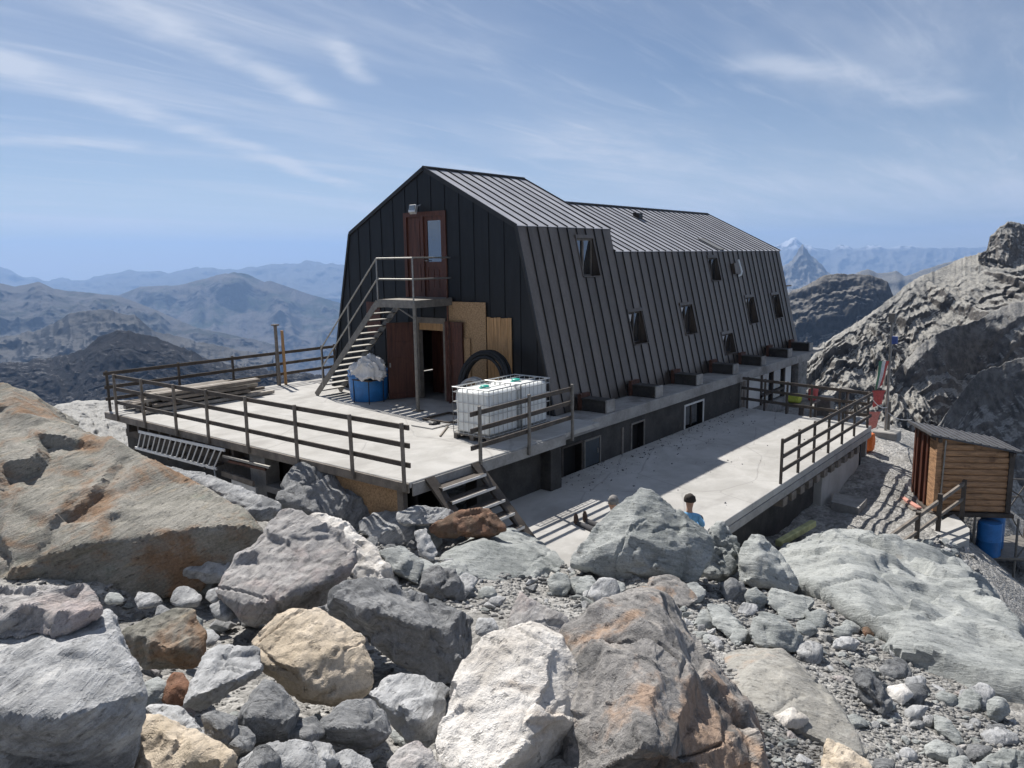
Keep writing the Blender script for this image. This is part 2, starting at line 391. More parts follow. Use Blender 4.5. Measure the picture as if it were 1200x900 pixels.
def gdepth(P):
    """distance along each pixel's ray to the ground"""
    d = rays(P); out = np.full(len(d), 25.)
    pts = CAM + d[:, None, :]*DGRID[None, :, None]
    under = pts[:, :, 2] < gz(pts[:, :, 0], pts[:, :, 1])
    k = np.argmax(under, axis=1); ok = under.any(axis=1)
    k = np.clip(k, 1, None); out[ok] = (DGRID[k]*.5+DGRID[k-1]*.5)[ok]
    return out
# ------------------------------------------------------------------ boulders
BOULD = []
def boulder(label, base, outline, inner=(), lean=1., thick=None, mat=G1, name='boulder', ground=False, rise=.2, rough=1., D=None, vox=None, group='boulders in the foreground', seed=None):
    """base: pixel where it meets the ground. outline / inner: (x, y[, offset in metres towards the eye is negative])"""
    O = [(p[0], p[1], p[2] if len(p) > 2 else 0.) for p in outline]
    I = [(p[0], p[1], p[2] if len(p) > 2 else -.1) for p in inner]
    xs = [p[0] for p in O]; ys = [p[1] for p in O]
    if D is None: D = float(gdepth([base])[0])
    wid = (max(xs)-min(xs))/FPX*D; hgt = (max(ys)-min(ys))/FPX*D; size = max(wid, hgt)
    th = thick if thick else .55*min(wid, hgt*1.6)
    pts = []
    if ground:
        dO = gdepth([(p[0], p[1]) for p in O]); cen = np.mean([dep(p[0], p[1], d) for p, d in zip(O, dO)], axis=0)
        for p, d in zip(O, dO):
            q = dep(p[0], p[1], d); pts += [q+np.array([0, 0, .02]), q*.94+cen*.06-np.array([0, 0, th])]
        if I:
            dI = gdepth([(p[0], p[1]) for p in I])
            for p, d in zip(I, dI): pts.append(dep(p[0], p[1], d*(1-.0)) + np.array([0, 0, rise+p[2]+.1]))
    else:
        yb = base[1]; cx = sum(xs)/len(xs); cyy = sum(ys)/len(ys)
        f = lambda x, y: D + lean*(yb-y)/FPX*D
        for x, y, o in O:
            d = f(x, y)+o; pts.append(dep(x, y, d))
            pts.append(dep(cx+(x-cx)*.82, cyy+(y-cyy)*.82, d+th))
        for x, y, o in I: pts.append(dep(x, y, f(x, y)+o))
    BOULD.append(dict(label=label, pts=np.array(pts), mat=mat, name=name, rough=rough, size=size, D=D, vox=vox, group=group))

boulder('huge rust streaked boulder in front of the platform corner', (150, 694), [(-190, 425), (0, 459), (32, 463), (60, 478), (112, 515), (150, 545), (182, 570), (232, 590), (268, 606), (292, 613), (306, 627), (302, 642, .1), (283, 660, .3), (230, 692, .6), (150, 702, .7), (40, 708, .7), (-190, 712, .7)],
        [(-60, 600, -.35), (0, 612, -.45), (70, 634, -.5), (140, 648, -.5), (205, 640, -.4), (268, 630, -.2), (60, 540, -.25), (150, 590, -.25), (220, 612, -.2)], lean=1.5, thick=2.2, mat=G7, rough=.8)
boulder('large pale grey block with a dark undercut at the lower left', (80, 912), [(-110, 716), (0, 720), (60, 717), (122, 717), (136, 742), (150, 770), (166, 812), (169, 842, .05), (160, 872, .35), (150, 925, .8), (-110, 925, .8)],
        [(-60, 836, -.12), (0, 838, -.16), (60, 836, -.2), (120, 846, -.2), (162, 832, -.1), (60, 770, -.06)], lean=1.5, thick=.9, mat=G1, D=3.1)
boulder('flat pale ledge of rock behind the large undercut block', (60, 740), [(-90, 692), (0, 691), (50, 698), (101, 689), (113, 711), (117, 727), (60, 745, .1), (-90, 745, .1)], [(20, 715, -.05), (90, 712, -.05)], lean=1.6, mat=G4, D=3.75)
boulder('big tilted grey boulder with pinkish top and shaded underside', (318, 735), [(253, 700), (262, 682), (275, 664), (280, 653), (307, 624), (328, 604), (344, 597), (357, 603), (365, 612), (400, 627), (418, 647), (422, 658), (408, 673, .3), (397, 684, .4), (379, 705, .55), (354, 716, .5), (320, 720, .3), (293, 733, .1), (272, 716)],
        [(411, 664, -.05), (368, 686, -.16), (341, 692, -.2), (317, 709, -.16), (291, 721, -.1), (300, 650, -.1), (360, 640, -.12)], lean=1.15, thick=1.0, mat=G4, rough=1.1)
boulder('white crumbly rock wedged behind the tilted grey boulder', (448, 690), [(361, 607), (373, 604), (389, 608), (411, 621), (427, 635), (436, 648), (459, 664), (473, 686, .1), (448, 688, .1), (408, 680, .2), (380, 660, .3)], [(425, 655, -.1), (445, 672, -.1)], lean=1.2, mat=G6, rough=1.5)
boulder('yellowish beige block below the tilted boulder', (380, 826), [(330, 716), (371, 716), (389, 727), (424, 749), (435, 783), (436, 807, .05), (427, 818, .1), (380, 828, .02), (352, 819, .18), (326, 796, .15), (307, 783), (298, 753), (312, 732)],
        [(357, 754, -.14), (346, 790, -.2), (399, 758, -.14), (382, 822, -.08), (420, 754, -.05)], lean=.75, thick=.6, mat=G5)
boulder('long dark layered slab leaning right of the beige block', (510, 800), [(394, 692), (402, 684), (432, 680), (469, 688), (507, 708), (561, 731), (549, 770, .15), (533, 802, .3), (507, 799, .35), (454, 758, .35), (389, 718, .3)],
        [(399, 703, -.1), (427, 715, -.14), (480, 726, -.14), (520, 742, -.12), (555, 757, 0)], lean=1.25, thick=.8, mat=G3, rough=1.4)
boulder('large white granite boulder with a tan right face', (600, 905), [(619, 726), (592, 741), (561, 751), (539, 780), (529, 812), (508, 876), (520, 910), (600, 935, .2), (662, 869, .3), (681, 839, .08), (676, 797), (673, 773), (661, 744), (632, 729)],
        [(619, 745, -.06), (610, 795, -.16), (611, 850, -.2), (649, 847, -.1), (617, 867, -.16), (585, 898, -.16), (560, 820, -.1)], lean=1.0, thick=.8, mat=G6, rough=.7)
boulder('tall pyramid boulder, beige on one side and dark on the other', (760, 905), [(779, 700), (753, 689), (736, 698), (716, 713), (689, 716), (660, 736), (671, 753), (676, 805), (685, 850), (660, 925), (905, 925, .1), (897, 882), (885, 858), (874, 831), (848, 802), (832, 776), (810, 751), (791, 724)],
        [(740, 733, -.18), (745, 780, -.34), (751, 813, -.42), (693, 854, -.5), (760, 880, -.55), (805, 813, -.3), (849, 849, -.2), (782, 712, -.05)], lean=.95, thick=1.2, mat=G8, rough=1.2)
boulder('big grey green boulder hiding the two sitting people', (760, 676), [(750, 574), (763, 575), (777, 585), (799, 605), (816, 616), (832, 630), (831, 652), (816, 678), (777, 692), (755, 692), (725, 682), (694, 670), (664, 662), (690, 628), (707, 608), (730, 592), (738, 586)],
        [(742, 589, -.1), (767, 601, -.2), (739, 623, -.4), (715, 644, -.25), (787, 632, -.45), (770, 668, -.35), (805, 645, -.3), (735, 660, -.3)], lean=.6, thick=.9, mat=G2, rough=.9, D=12.0)
boulder('broad flat grey slab at the foot of the lower steps', (590, 684), [(515, 657), (527, 642), (562, 632), (597, 623), (620, 620), (644, 640), (664, 657), (643, 677), (597, 684), (545, 674)], [(560, 645), (600, 636), (620, 640), (560, 662, -.05), (620, 662, -.08)], ground=True, rise=.28, mat=G2, rough=.6)
boulder('rusty brown boulder beside the lower steps', (545, 630), [(500, 617), (515, 609), (532, 602), (553, 597), (570, 598), (583, 605), (592, 620), (586, 627), (563, 631), (527, 629), (504, 625)], [(540, 606, -.1), (572, 606, -.1), (535, 622, -.12), (566, 624, -.12)], lean=.5, mat=G9, D=13.2)
boulder('low pale rock behind the rusty brown boulder', (480, 612), [(462, 603), (480, 594), (510, 594), (534, 598), (530, 608), (500, 616), (466, 614)], [(490, 600)], lean=1.3, mat=G1, D=13.5)
boulder('rounded grey rock at the foot of the rust streaked boulder', (230, 684), [(187, 662), (199, 652), (224, 642), (246, 645), (270, 656), (273, 672), (265, 683, .12), (220, 681, .15), (190, 674, .1)], [(215, 668, -.12), (250, 672, -.12), (235, 652, -.05)], lean=1.0, mat=G1)
boulder('grey rock with a rust brown underside', (200, 784), [(141, 740), (173, 729), (208, 713), (229, 716), (240, 740), (241, 772), (227, 782, .1), (171, 782, .14), (149, 767, .1)], [(197, 759, -.14), (163, 746, -.1), (222, 740, -.08)], lean=.85, mat=G7)
boulder('flat grey slab tilted left of the beige block', (225, 834), [(240, 767), (254, 757), (267, 752), (288, 759), (305, 761), (308, 789), (267, 812, .1), (235, 834, .1), (213, 829), (224, 809)], [(304, 784, -.08), (265, 800, -.12), (225, 820, -.1)], lean=1.2, mat=G1)
boulder('grey block with a pale top under the beige block', (310, 876), [(309, 793), (327, 802), (351, 828), (346, 850, .05), (343, 872, .1), (287, 876, .1), (279, 840, .05), (301, 814)], [(290, 842, -.1), (330, 846, -.12), (345, 838, -.06)], lean=.9, mat=G3)
boulder('angular dark grey rock beneath the beige block', (410, 882), [(371, 851), (406, 819), (434, 821), (457, 842), (460, 858), (448, 871, .06), (417, 881, .1), (371, 864, .06)], [(390, 852, -.08), (425, 855, -.12)], lean=.95, mat=G3)
boulder('grey rock with a hollow beside the white granite boulder', (490, 874), [(434, 808), (450, 797), (476, 787), (504, 801), (527, 804), (521, 840), (507, 874, .1), (485, 872, .1), (462, 850, .08), (436, 822)], [(480, 812, -.05), (490, 840, -.12), (460, 830, -.02)], lean=.95, mat=G1, rough=1.3)
boulder('cream coloured slab edge at the bottom left', (220, 912), [(165, 839), (197, 841), (229, 865), (282, 889), (278, 906, .05), (275, 925, .1), (150, 925, .1), (163, 865)], [(195, 862, -.08), (255, 893, -.08)], lean=1.2, mat=G5)
boulder('small grey rock behind the cream coloured slab', (210, 866), [(168, 828), (190, 824), (216, 831), (245, 863), (225, 872), (190, 856)], [(205, 845, -.05)], lean=1.2, mat=G1)
boulder('dark bluish rock in the gap beside the cream slab', (258, 884), [(234, 838), (255, 833), (278, 841), (283, 882), (260, 890), (244, 868)], [(258, 855, -.08)], lean=.6, mat=G3)
boulder('pale topped rock at the bottom edge left of centre', (330, 915), [(280, 890), (318, 872), (345, 869), (362, 872), (381, 896), (392, 925), (275, 925)], [(330, 885, -.05), (360, 890, -.05)], lean=1.3, mat=G1)
boulder('small grey rock at the bottom edge below the angular rock', (410, 915), [(382, 890), (408, 878), (435, 891), (446, 925), (376, 925)], [(410, 893, -.05)], lean=1.2, mat=G1)
boulder('rounded grey rock at the bottom edge by the white granite', (482, 915), [(455, 893), (464, 883), (486, 869), (507, 879), (517, 897), (522, 925), (448, 925)], [(485, 888, -.06)], lean=1.2, mat=G4)
boulder('small dark angular rock in the gap beside the undercut block', (176, 828), [(165, 802), (186, 792), (198, 804), (190, 820), (172, 830), (164, 818)], [(180, 808, -.05)], lean=.8, mat=G2)
boulder('small brownish rock in the gap under the tilted slab', (208, 830), [(200, 788), (214, 788), (225, 806), (214, 828), (200, 830), (187, 819)], [(205, 806, -.05)], lean=.7, mat=G9)
boulder('dark rock with a pale sloping top by the plywood wall', (385, 622), [(327, 590), (333, 578), (338, 555), (347, 547), (361, 545), (382, 551), (408, 561), (440, 573), (466, 588), (450, 600), (424, 604), (418, 624, .1), (382, 610, .15), (345, 600, .1)],
        [(340, 572, -.05), (357, 563, -.2), (382, 574, -.28), (408, 583, -.25), (416, 600, -.15), (352, 590, -.1)], lean=1.0, thick=1.0, mat=G3, rough=1.3)
boulder('small dark block leaning against the pale topped rock', (360, 610), [(328, 591), (353, 583), (374, 592), (374, 604), (350, 611), (330, 602)], [(352, 592, -.1), (368, 596, -.1)], lean=.8, mat=G3)
boulder('long grey slab lying below the ladder', (300, 612), [(160, 541), (190, 545), (240, 556), (288, 574), (334, 595), (322, 611, .1), (284, 602, .1), (258, 584, .1), (190, 560, .1)], [(200, 553, -.1), (262, 576, -.15), (310, 596, -.15)], lean=1.6, thick=1.0, mat=G1, D=12.5, rough=.8)
boulder('grey rock perched above the bluish block', (450, 640), [(419, 611), (440, 601), (469, 597), (486, 608), (489, 632), (480, 642, .1), (445, 637, .1), (421, 622)], [(455, 622, -.1), (480, 626, -.1)], lean=1.1, mat=G1)
boulder('smooth bluish grey block under the perched rock', (470, 686), [(443, 646), (462, 640), (478, 642), (497, 661), (489, 685), (462, 671)], [(478, 660, -.08)], lean=.9, mat=G2)
boulder('pale pointed rock right of the perched rock', (500, 664), [(485, 622), (499, 618), (513, 648), (508, 660), (491, 652)], [(500, 640, -.06)], lean=.7, mat=G1)
boulder('squat dark rock above the long layered slab', (520, 707), [(491, 691), (496, 667), (515, 662), (536, 671), (548, 697), (541, 706, .05), (507, 701, .08)], [(505, 680, -.06), (530, 682, -.1)], lean=.7, mat=G3, rough=1.3)
boulder('purplish wedge of rock behind the white granite boulder', (640, 742), [(594, 741), (599, 719), (608, 693), (629, 704), (672, 729), (662, 745), (630, 752)], [(618, 722, -.06)], lean=.9, mat=G4)
boulder('small pale stone in front of the purplish wedge', (568, 748), [(559, 724), (578, 723), (585, 738), (568, 749), (556, 742)], [(570, 732, -.04)], lean=.8, mat=G1)
boulder('tan brown slab behind the pyramid boulder', (800, 714), [(758, 678), (778, 672), (798, 678), (817, 702), (802, 714), (776, 716), (757, 700)], [(785, 692, -.08)], lean=1.4, mat=G8)
boulder('pale sloping slab right of the pyramid boulder', (858, 754), [(828, 708), (848, 709), (881, 744), (881, 753, .05), (864, 754, .05), (834, 731)], [(870, 743, -.1), (845, 725, -.06)], lean=1.4, mat=G10)
boulder('broken outcrop of grey fragments right of the grey green boulder', (842, 682), [(832, 619), (845, 616), (853, 621), (871, 654), (861, 671), (846, 680), (826, 678), (815, 660), (822, 640)], [(842, 640, -.15), (850, 660, -.2), (830, 662, -.15)], lean=.7, mat=G2, rough=2.6)
boulder('pale pointed rock standing by the terrace edge', (900, 694), [(864, 667), (866, 652), (875, 630), (888, 625), (914, 646), (926, 664), (935, 684), (932, 696), (900, 690), (868, 684)], [(892, 656, -.3), (890, 640, -.2), (885, 675, -.2)], lean=.8, mat=G10, rough=1.1)
boulder('pale bedrock shelf under the pointed rock', (925, 730), [(898, 706), (904, 688), (932, 695), (956, 704), (942, 726), (920, 731)], [(925, 706, -.06)], lean=1.6, mat=G10)
boulder('dark cracked rock left of the pointed rock', (862, 706), [(842, 684), (856, 676), (872, 684), (878, 700), (862, 710), (848, 702)], [(860, 690, -.08)], lean=.6, mat=G3, rough=1.8)
boulder('broken grey rock below the pointed rock', (886, 714), [(872, 692), (886, 688), (900, 700), (894, 716), (876, 716)], [(886, 700, -.08)], lean=.6, mat=G2, rough=1.8)
boulder('square block with a dark right face above the tan slab', (910, 765), [(878, 736), (889, 717), (913, 722), (928, 733), (942, 748), (935, 767), (912, 760), (886, 758)], [(913, 731, -.12), (912, 755, -.1)], lean=.8, mat=G2)
boulder('broad tan and grey slab at the lower right', (930, 840), [(850, 768), (870, 763), (918, 763), (948, 792), (981, 826), (1003, 855), (1024, 890), (1000, 888), (948, 848), (908, 838), (876, 830), (854, 800)], [(900, 785), (940, 815, -.05), (880, 800), (975, 845, -.08)], ground=True, rise=.18, mat=rock('tan_grey_slab', (.26, .25, .225), (.40, .39, .36), rust=(.42, .29, .19), rust_lo=.5, rust_hi=.66, rot=(.15, -.65, .45), fol=5), rough=.5)
boulder('white rock resting on the edge of the tan slab', (925, 857), [(907, 841), (928, 827), (949, 842), (941, 852), (918, 857)], [(928, 842, -.08)], lean=.9, mat=G6)
boulder('orange tan rock at the bottom edge right of centre', (990, 912), [(967, 865), (990, 875), (1021, 896), (1035, 925), (958, 925)], [(990, 892, -.06)], lean=1.2, mat=G5)
boulder('dark split boulder on the rubble slope', (1022, 842), [(1000, 783), (1020, 785), (1037, 806), (1045, 829), (1036, 841), (1010, 823), (1003, 800)], [(1020, 805, -.14), (1035, 822, -.1)], lean=.8, mat=G3, rough=1.6)
boulder('white flat rock beside the dark split boulder', (1055, 828), [(1039, 805), (1060, 801), (1071, 814), (1058, 828), (1042, 818)], [(1056, 812, -.06)], lean=1., mat=G6)
boulder('round dark grey rock near the right edge', (1168, 848), [(1156, 822), (1168, 815), (1180, 819), (1186, 835), (1170, 849), (1157, 840)], [(1170, 830, -.1)], lean=.6, mat=G2)
boulder('flat slab overhanging shadow near the right edge', (1170, 876), [(1145, 859), (1170, 851), (1194, 861), (1192, 872), (1160, 876)], [(1172, 862, -.06)], lean=1.2, mat=G1)
boulder('pale blue grey block at the bottom right', (1125, 910), [(1112, 888), (1132, 884), (1142, 905), (1140, 925), (1108, 925)], [(1126, 900, -.06)], lean=.9, mat=G10)
boulder('long thin slab pointing down the rubble slope', (1110, 870), [(1093, 836), (1112, 843), (1130, 868), (1122, 874), (1096, 856)], [(1110, 855, -.05)], lean=1.2, mat=G2)
boulder('pale rough rock at the bottom right corner', (1180, 912), [(1150, 893), (1175, 878), (1205, 880), (1215, 925), (1150, 925)], [(1180, 895, -.06)], lean=1., mat=G2, rough=1.5)
boulder('small brown stone lying on the bedrock slab', (1020, 748), [(1009, 735), (1016, 733), (1026, 744), (1022, 750), (1012, 746)], [(1017, 740, -.05)], lean=.8, mat=G9)
boulder('orange brown flake of rock on the bedrock slab', (1060, 742), [(1040, 721), (1052, 722), (1066, 738), (1060, 744), (1046, 734)], [(1054, 731, -.04)], lean=1.2, mat=G8)
boulder('smooth pale green bedrock slab below the wooden cabin', (1080, 740), [(903, 655), (958, 632), (1010, 628), (1058, 640), (1110, 655), (1142, 690), (1182, 735), (1225, 790), (1225, 872), (1168, 818), (1118, 772), (1062, 748), (1004, 722), (950, 700), (925, 676)],
        [(980, 650), (1050, 665, .05), (1110, 690, .1), (1160, 745, .12), (1195, 800, .05), (1050, 705, -.02), (1120, 745), (980, 685, -.05)], ground=True, rise=.3, mat=G10, rough=1.5, thick=.5, name='bedrock_slab')

# broken blocks that fill the spaces between the named boulders
def blocks(poly, n, lo, hi, label, group, mats):
    P = scatter(poly, n)
    for k in range(n):
        cx, cy = P[k]; s = float(RNG.uniform(lo, hi)); asp = float(RNG.uniform(.55, .95)); m_ = int(RNG.integers(6, 9)); a0 = RNG.uniform(0, 6.28)
        an = np.sort(a0+np.linspace(0, 6.28, m_, endpoint=False)+RNG.uniform(-.3, .3, m_)); tl = RNG.uniform(-.5, .5)
        O = []
        for a in an:
            r_ = s*RNG.uniform(.8, 1.1); x, y = r_*math.cos(a), r_*asp*math.sin(a); O.append((cx+x*math.cos(tl)-y*math.sin(tl), cy+x*math.sin(tl)+y*math.cos(tl)))
        yb = max(o[1] for o in O)
        O = [(x, y, .15*s/FPX*8 if y > cy+s*asp*.5 else 0.) for x, y in O]
        I = [(cx+RNG.uniform(-.4, .4)*s, cy+RNG.uniform(-.1, .45)*s*asp, -float(RNG.uniform(.15, .4))*s/FPX*8) for _ in range(3)]
        boulder(label, (cx, yb-1), O, I, lean=float(RNG.uniform(.7, 1.4)), mat=mats[int(RNG.integers(0, len(mats)))], name='stone_block', group=group)
def scatter(poly, n):
    A = np.array(poly, float); lo, hi = A.min(0), A.max(0); out = []
    while sum(map(len, out)) < n:
        P = RNG.uniform(lo, hi, (n*2, 2)); out.append(P[in_poly(P, poly)])
    return np.concatenate(out)[:n]
def in_poly(P, poly):
    x, y = P[:, 0], P[:, 1]; c = np.zeros(len(P), bool); n = len(poly)
    for i in range(n):
        x0, y0 = poly[i]; x1, y1 = poly[(i+1) % n]
        m = ((y0 > y) != (y1 > y)) & (x < (x1-x0)*(y-y0)/(y1-y0+1e-9)+x0); c ^= m
    return c
blocks([(430, 650), (520, 655), (600, 690), (715, 680), (735, 690), (690, 710), (600, 715), (510, 690)], 15, 13, 24, 'broken grey block in the rubble between the flat slab and the granite boulder', 'broken blocks in the centre', [G1, G2, G10, G3, G1])
blocks([(795, 690), (870, 690), (900, 715), (1000, 730), (990, 770), (900, 760), (830, 750)], 13, 10, 20, 'broken grey block on the slope right of the pyramid boulder', 'broken blocks right of the pyramid boulder', [G2, G10, G1])
blocks([(1010, 770), (1080, 765), (1150, 800), (1200, 850), (1200, 905), (1030, 905), (990, 850)], 20, 10, 22, 'broken grey block on the rubble slope at the lower right', 'broken blocks on the lower right slope', [G1, G2, G10, G3])
blocks([(420, 600), (500, 612), (515, 650), (430, 640)], 6, 9, 15, 'broken grey block among the rocks below the plywood wall', 'broken blocks below the plywood wall', [G1, G2, G3])
blocks([(130, 700), (270, 690), (300, 740), (240, 750), (150, 720)], 9, 12, 20, 'broken grey block under the rust streaked boulder', 'broken blocks under the rust streaked boulder', [G1, G3, G2])
blocks([(250, 840), (460, 860), (540, 840), (520, 900), (260, 900)], 8, 18, 30, 'broken dark block in the gaps at the bottom left', 'broken blocks at the bottom left', [G3, G1])
# gaps between the piled boulders are deeper than the slope they lie on
g3 = np.c_[XX.ravel(), YY.ravel(), HZ.ravel()]-CAM; gd = g3@FW; gd[gd < .3] = .3
gpx = np.c_[600+FPX*(g3@R2)/gd, 450-FPX*(g3@U2)/gd]
def hollow(poly, depth):
    m = (in_poly(gpx, poly) & (gd > .5) & (gd < 14)).astype(float).reshape(HZ.shape)
    for _ in range(6): m = (m+np.roll(m, 1, 0)+np.roll(m, -1, 0)+np.roll(m, 1, 1)+np.roll(m, -1, 1))/5
    HZ[:] -= m*depth
hollow([(-60, 700), (120, 690), (180, 676), (280, 670), (450, 690), (560, 745), (540, 930), (-60, 930)], .38)
nx, ny = XX.shape; idx = np.arange(nx*ny).reshape(nx, ny)
Q = np.stack([idx[:-1, :-1], idx[1:, :-1], idx[1:, 1:], idx[:-1, 1:]], -1).reshape(-1, 4)
tag(link('ground', mesh_np('ground', np.c_[XX.ravel(), YY.ravel(), HZ.ravel()], Q, GROUND)), kind='structure', label='grey scree and gravel ground sloping down round the hut')


TMP = []
for b in BOULD:
    bm = bmesh.new()
    for p in b['pts']: bm.verts.new(p)
    bmesh.ops.convex_hull(bm, input=bm.verts, use_existing_faces=False)
    bmesh.ops.delete(bm, geom=[v for v in bm.verts if not v.link_faces], context='VERTS')
    rc = np.random.default_rng(len(TMP)+5); H = np.array([v.co[:] for v in bm.verts]); ext = (H.max(0)-H.min(0)).max(); cc = H.mean(0)
    for _ in range(4 if b['name'] != 'stone_block' else 8):          # flat broken faces across corners and edges
        nn = unit(rc.normal(size=3)+np.array([0, 0, .25])-FW*.3); H = np.array([v.co[:] for v in bm.verts]); sup = (H@nn).max(); span = sup-(H@nn).min()
        off = sup-span*rc.uniform(.02, .07)*min(1.5, b['rough']); 
        bmesh.ops.bisect_plane(bm, geom=list(bm.verts)+list(bm.edges)+list(bm.faces), plane_co=nn*off, plane_no=nn, clear_outer=True)
        vs_ = [v.co.copy() for v in bm.verts]; bm.clear()
        for v in vs_: bm.verts.new(v)
        bmesh.ops.convex_hull(bm, input=bm.verts, use_existing_faces=False); bmesh.ops.delete(bm, geom=[v for v in bm.verts if not v.link_faces], context='VERTS')
    me = bpy.data.meshes.new('tmp'); bm.to_mesh(me); bm.free()
    o = bpy.data.objects.new('tmp', me); COL.objects.link(o)
    mod = o.modifiers.new('r', 'REMESH'); mod.mode = 'VOXEL'
    ext = (b['pts'].max(0)-b['pts'].min(0)).max()
    mod.voxel_size = b['vox'] or max(b['D']*2.5/FPX, ext/230)
    b['vs'] = mod.voxel_size
    TMP.append(o)
dg = bpy.context.evaluated_depsgraph_get()
def rotm(s):
    r = np.random.default_rng(s); q, _ = np.linalg.qr(r.normal(size=(3, 3))); return q
FOL = np.array([[.8, .2, .55], [-.3, .95, .1], [-.5, -.24, .83]])
def blur(d, E, it=2):
    n = len(d); deg = np.bincount(E.ravel(), minlength=n)+1.
    for _ in range(it): d = (d+np.bincount(E[:, 0], d[E[:, 1]], n)+np.bincount(E[:, 1], d[E[:, 0]], n))/deg
    return d
def rock_disp(V, N, size, vs, rough, seed, E):
    r = np.random.default_rng(seed)
    q = V/size + seed*3.17
    N = np.stack([blur(N[:, k], E, 3) for k in range(3)], -1); N /= np.linalg.norm(N, axis=1)[:, None]
    d = .008*size*fbm(q*2.2, 3, s=seed)
    # broken faces: big and small flat facets with little steps between them
    def facet(K, tilt, clip):
        k_ = r.integers(0, len(V), K); S = V[k_]; T = N[k_] + r.normal(size=(K, 3))*tilt; T /= np.linalg.norm(T, axis=1)[:, None]
        A = (V+r.normal(size=3)*0)@np.diag([1, 1, 1.]); arg = np.empty(len(V), int)
        wob = np.c_[vnoise(V*9/size, seed), vnoise(V*9/size+50, seed+1), vnoise(V*9/size+90, seed+2)]*size*.035
        for c0 in range(0, len(V), 20000):
            X = A[c0:c0+20000]+wob[c0:c0+20000]
            arg[c0:c0+20000] = ((S**2).sum(1)[None, :]-2*X@S.T + (1-N[c0:c0+20000]@N[k_].T)*(.35*size)**2).argmin(1)
        den = (N*T[arg]).sum(1); den = np.where(den < .35, .35, den)
        return np.clip(((S[arg]-V)*T[arg]).sum(1)/den, -clip*size, clip*size)
    d = d + blur(.9*facet(32, .19, .028), E, 1)
    d = d + blur(.75*facet(190, .30, .011), E, 1)
    # layers
    f = V@FOL.T
    d = d + .007*size*(ridged(f*np.array([1.2, 1.2, 6])/max(size, .5)*1.6, 4, s=seed+5)-.5)
    for _ in range(5):                        # straight fractures
        pn = unit(FOL[2]+r.normal(size=3)*.25) if r.random() < .6 else unit(r.normal(size=3)); pp = V[r.integers(0, len(V))]
        tt = (V-pp)@pn + .02*size*fbm(V*3/size+seed, 3, s=seed+60); side = unit(np.cross(pn, r.normal(size=3))); ext_ = np.abs((V-pp)@side)
        wd = max(vs*1.2, .006*size); d = d - np.clip(1-np.abs(tt)/wd, 0, 1)*min(.04, .03*size)*(ext_ < size*r.uniform(.15, .4)); d = d + np.where((tt > 0) & (tt < .12*size) & (ext_ < size*.3), .006*size, 0)
    a = min(.02, .02*size)
    d = d + a*.8*fbm(V*9, 4, s=seed+9) + a*.9*(ridged(f*np.array([3, 3, 16])*min(1, .16/(16*vs)*2.2), 3, s=seed+2)-.45)
    return V + N*(d*rough)[:, None]
for k, (b, o) in enumerate(zip(BOULD, TMP)):
    ev = o.evaluated_get(dg); me = bpy.data.meshes.new_from_object(ev)
    n = len(me.vertices); V = np.empty(n*3, np.float32); me.vertices.foreach_get('co', V); V = V.reshape(-1, 3).astype(float)
    Nn = np.empty(n*3, np.float32); me.vertices.foreach_get('normal', Nn); Nn = Nn.reshape(-1, 3).astype(float)
    Ed = np.empty(len(me.edges)*2, np.int32); me.edges.foreach_get('vertices', Ed)
    V = rock_disp(V, Nn, b['size'], b['vs'], b['rough'], k+1, Ed.reshape(-1, 2))
    org = np.array([V[:, 0].mean(), V[:, 1].mean(), V[:, 2].min()])
    me.vertices.foreach_set('co', (V-org).astype(np.float32).ravel())
    me.polygons.foreach_set('use_smooth', np.ones(len(me.polygons), bool)); me.materials.clear(); me.materials.append(b['mat']); me.update(); me.set_sharp_from_angle(angle=math.radians(28))
    ob = link(b['name'], me, None, org); OFF[ob.name] = org
    tag(ob, b['label'], {'boulder': 'boulder', 'stone_block': 'rock'}.get(b['name'], 'bedrock'), b['group'])
for o in TMP:
    m_ = o.data; bpy.data.objects.remove(o); bpy.data.meshes.remove(m_)

# ------------------------------------------------------------------ loose rocks and small scree
def stone_proto(seed, sub=2):
    bm = bmesh.new(); r = np.random.default_rng(seed)
    pts = r.normal(size=(13, 3)); pts /= np.linalg.norm(pts, axis=1)[:, None]; pts *= np.array([1, .75, .5])*r.uniform(.8, 1.15, (13, 1))
    for p in pts: bm.verts.new(p)
    bmesh.ops.convex_hull(bm, input=bm.verts)
    bmesh.ops.delete(bm, geom=[v for v in bm.verts if not v.link_faces], context='VERTS')
    if sub > 1:
        bmesh.ops.bevel(bm, geom=list(bm.edges), offset=.07, segments=1, affect='EDGES', clamp_overlap=True)
    bmesh.ops.triangulate(bm, faces=bm.faces)
    me = bpy.data.meshes.new('rock'); bm.to_mesh(me); bm.free(); return me
RM = [G1, G2, G10, G3, G4, G1, G2, G10, G1, G3, G2, G4]
PROT = []
for k in range(12):
    me = stone_proto(100+k); me.materials.append(RM[k]); PROT.append(me)
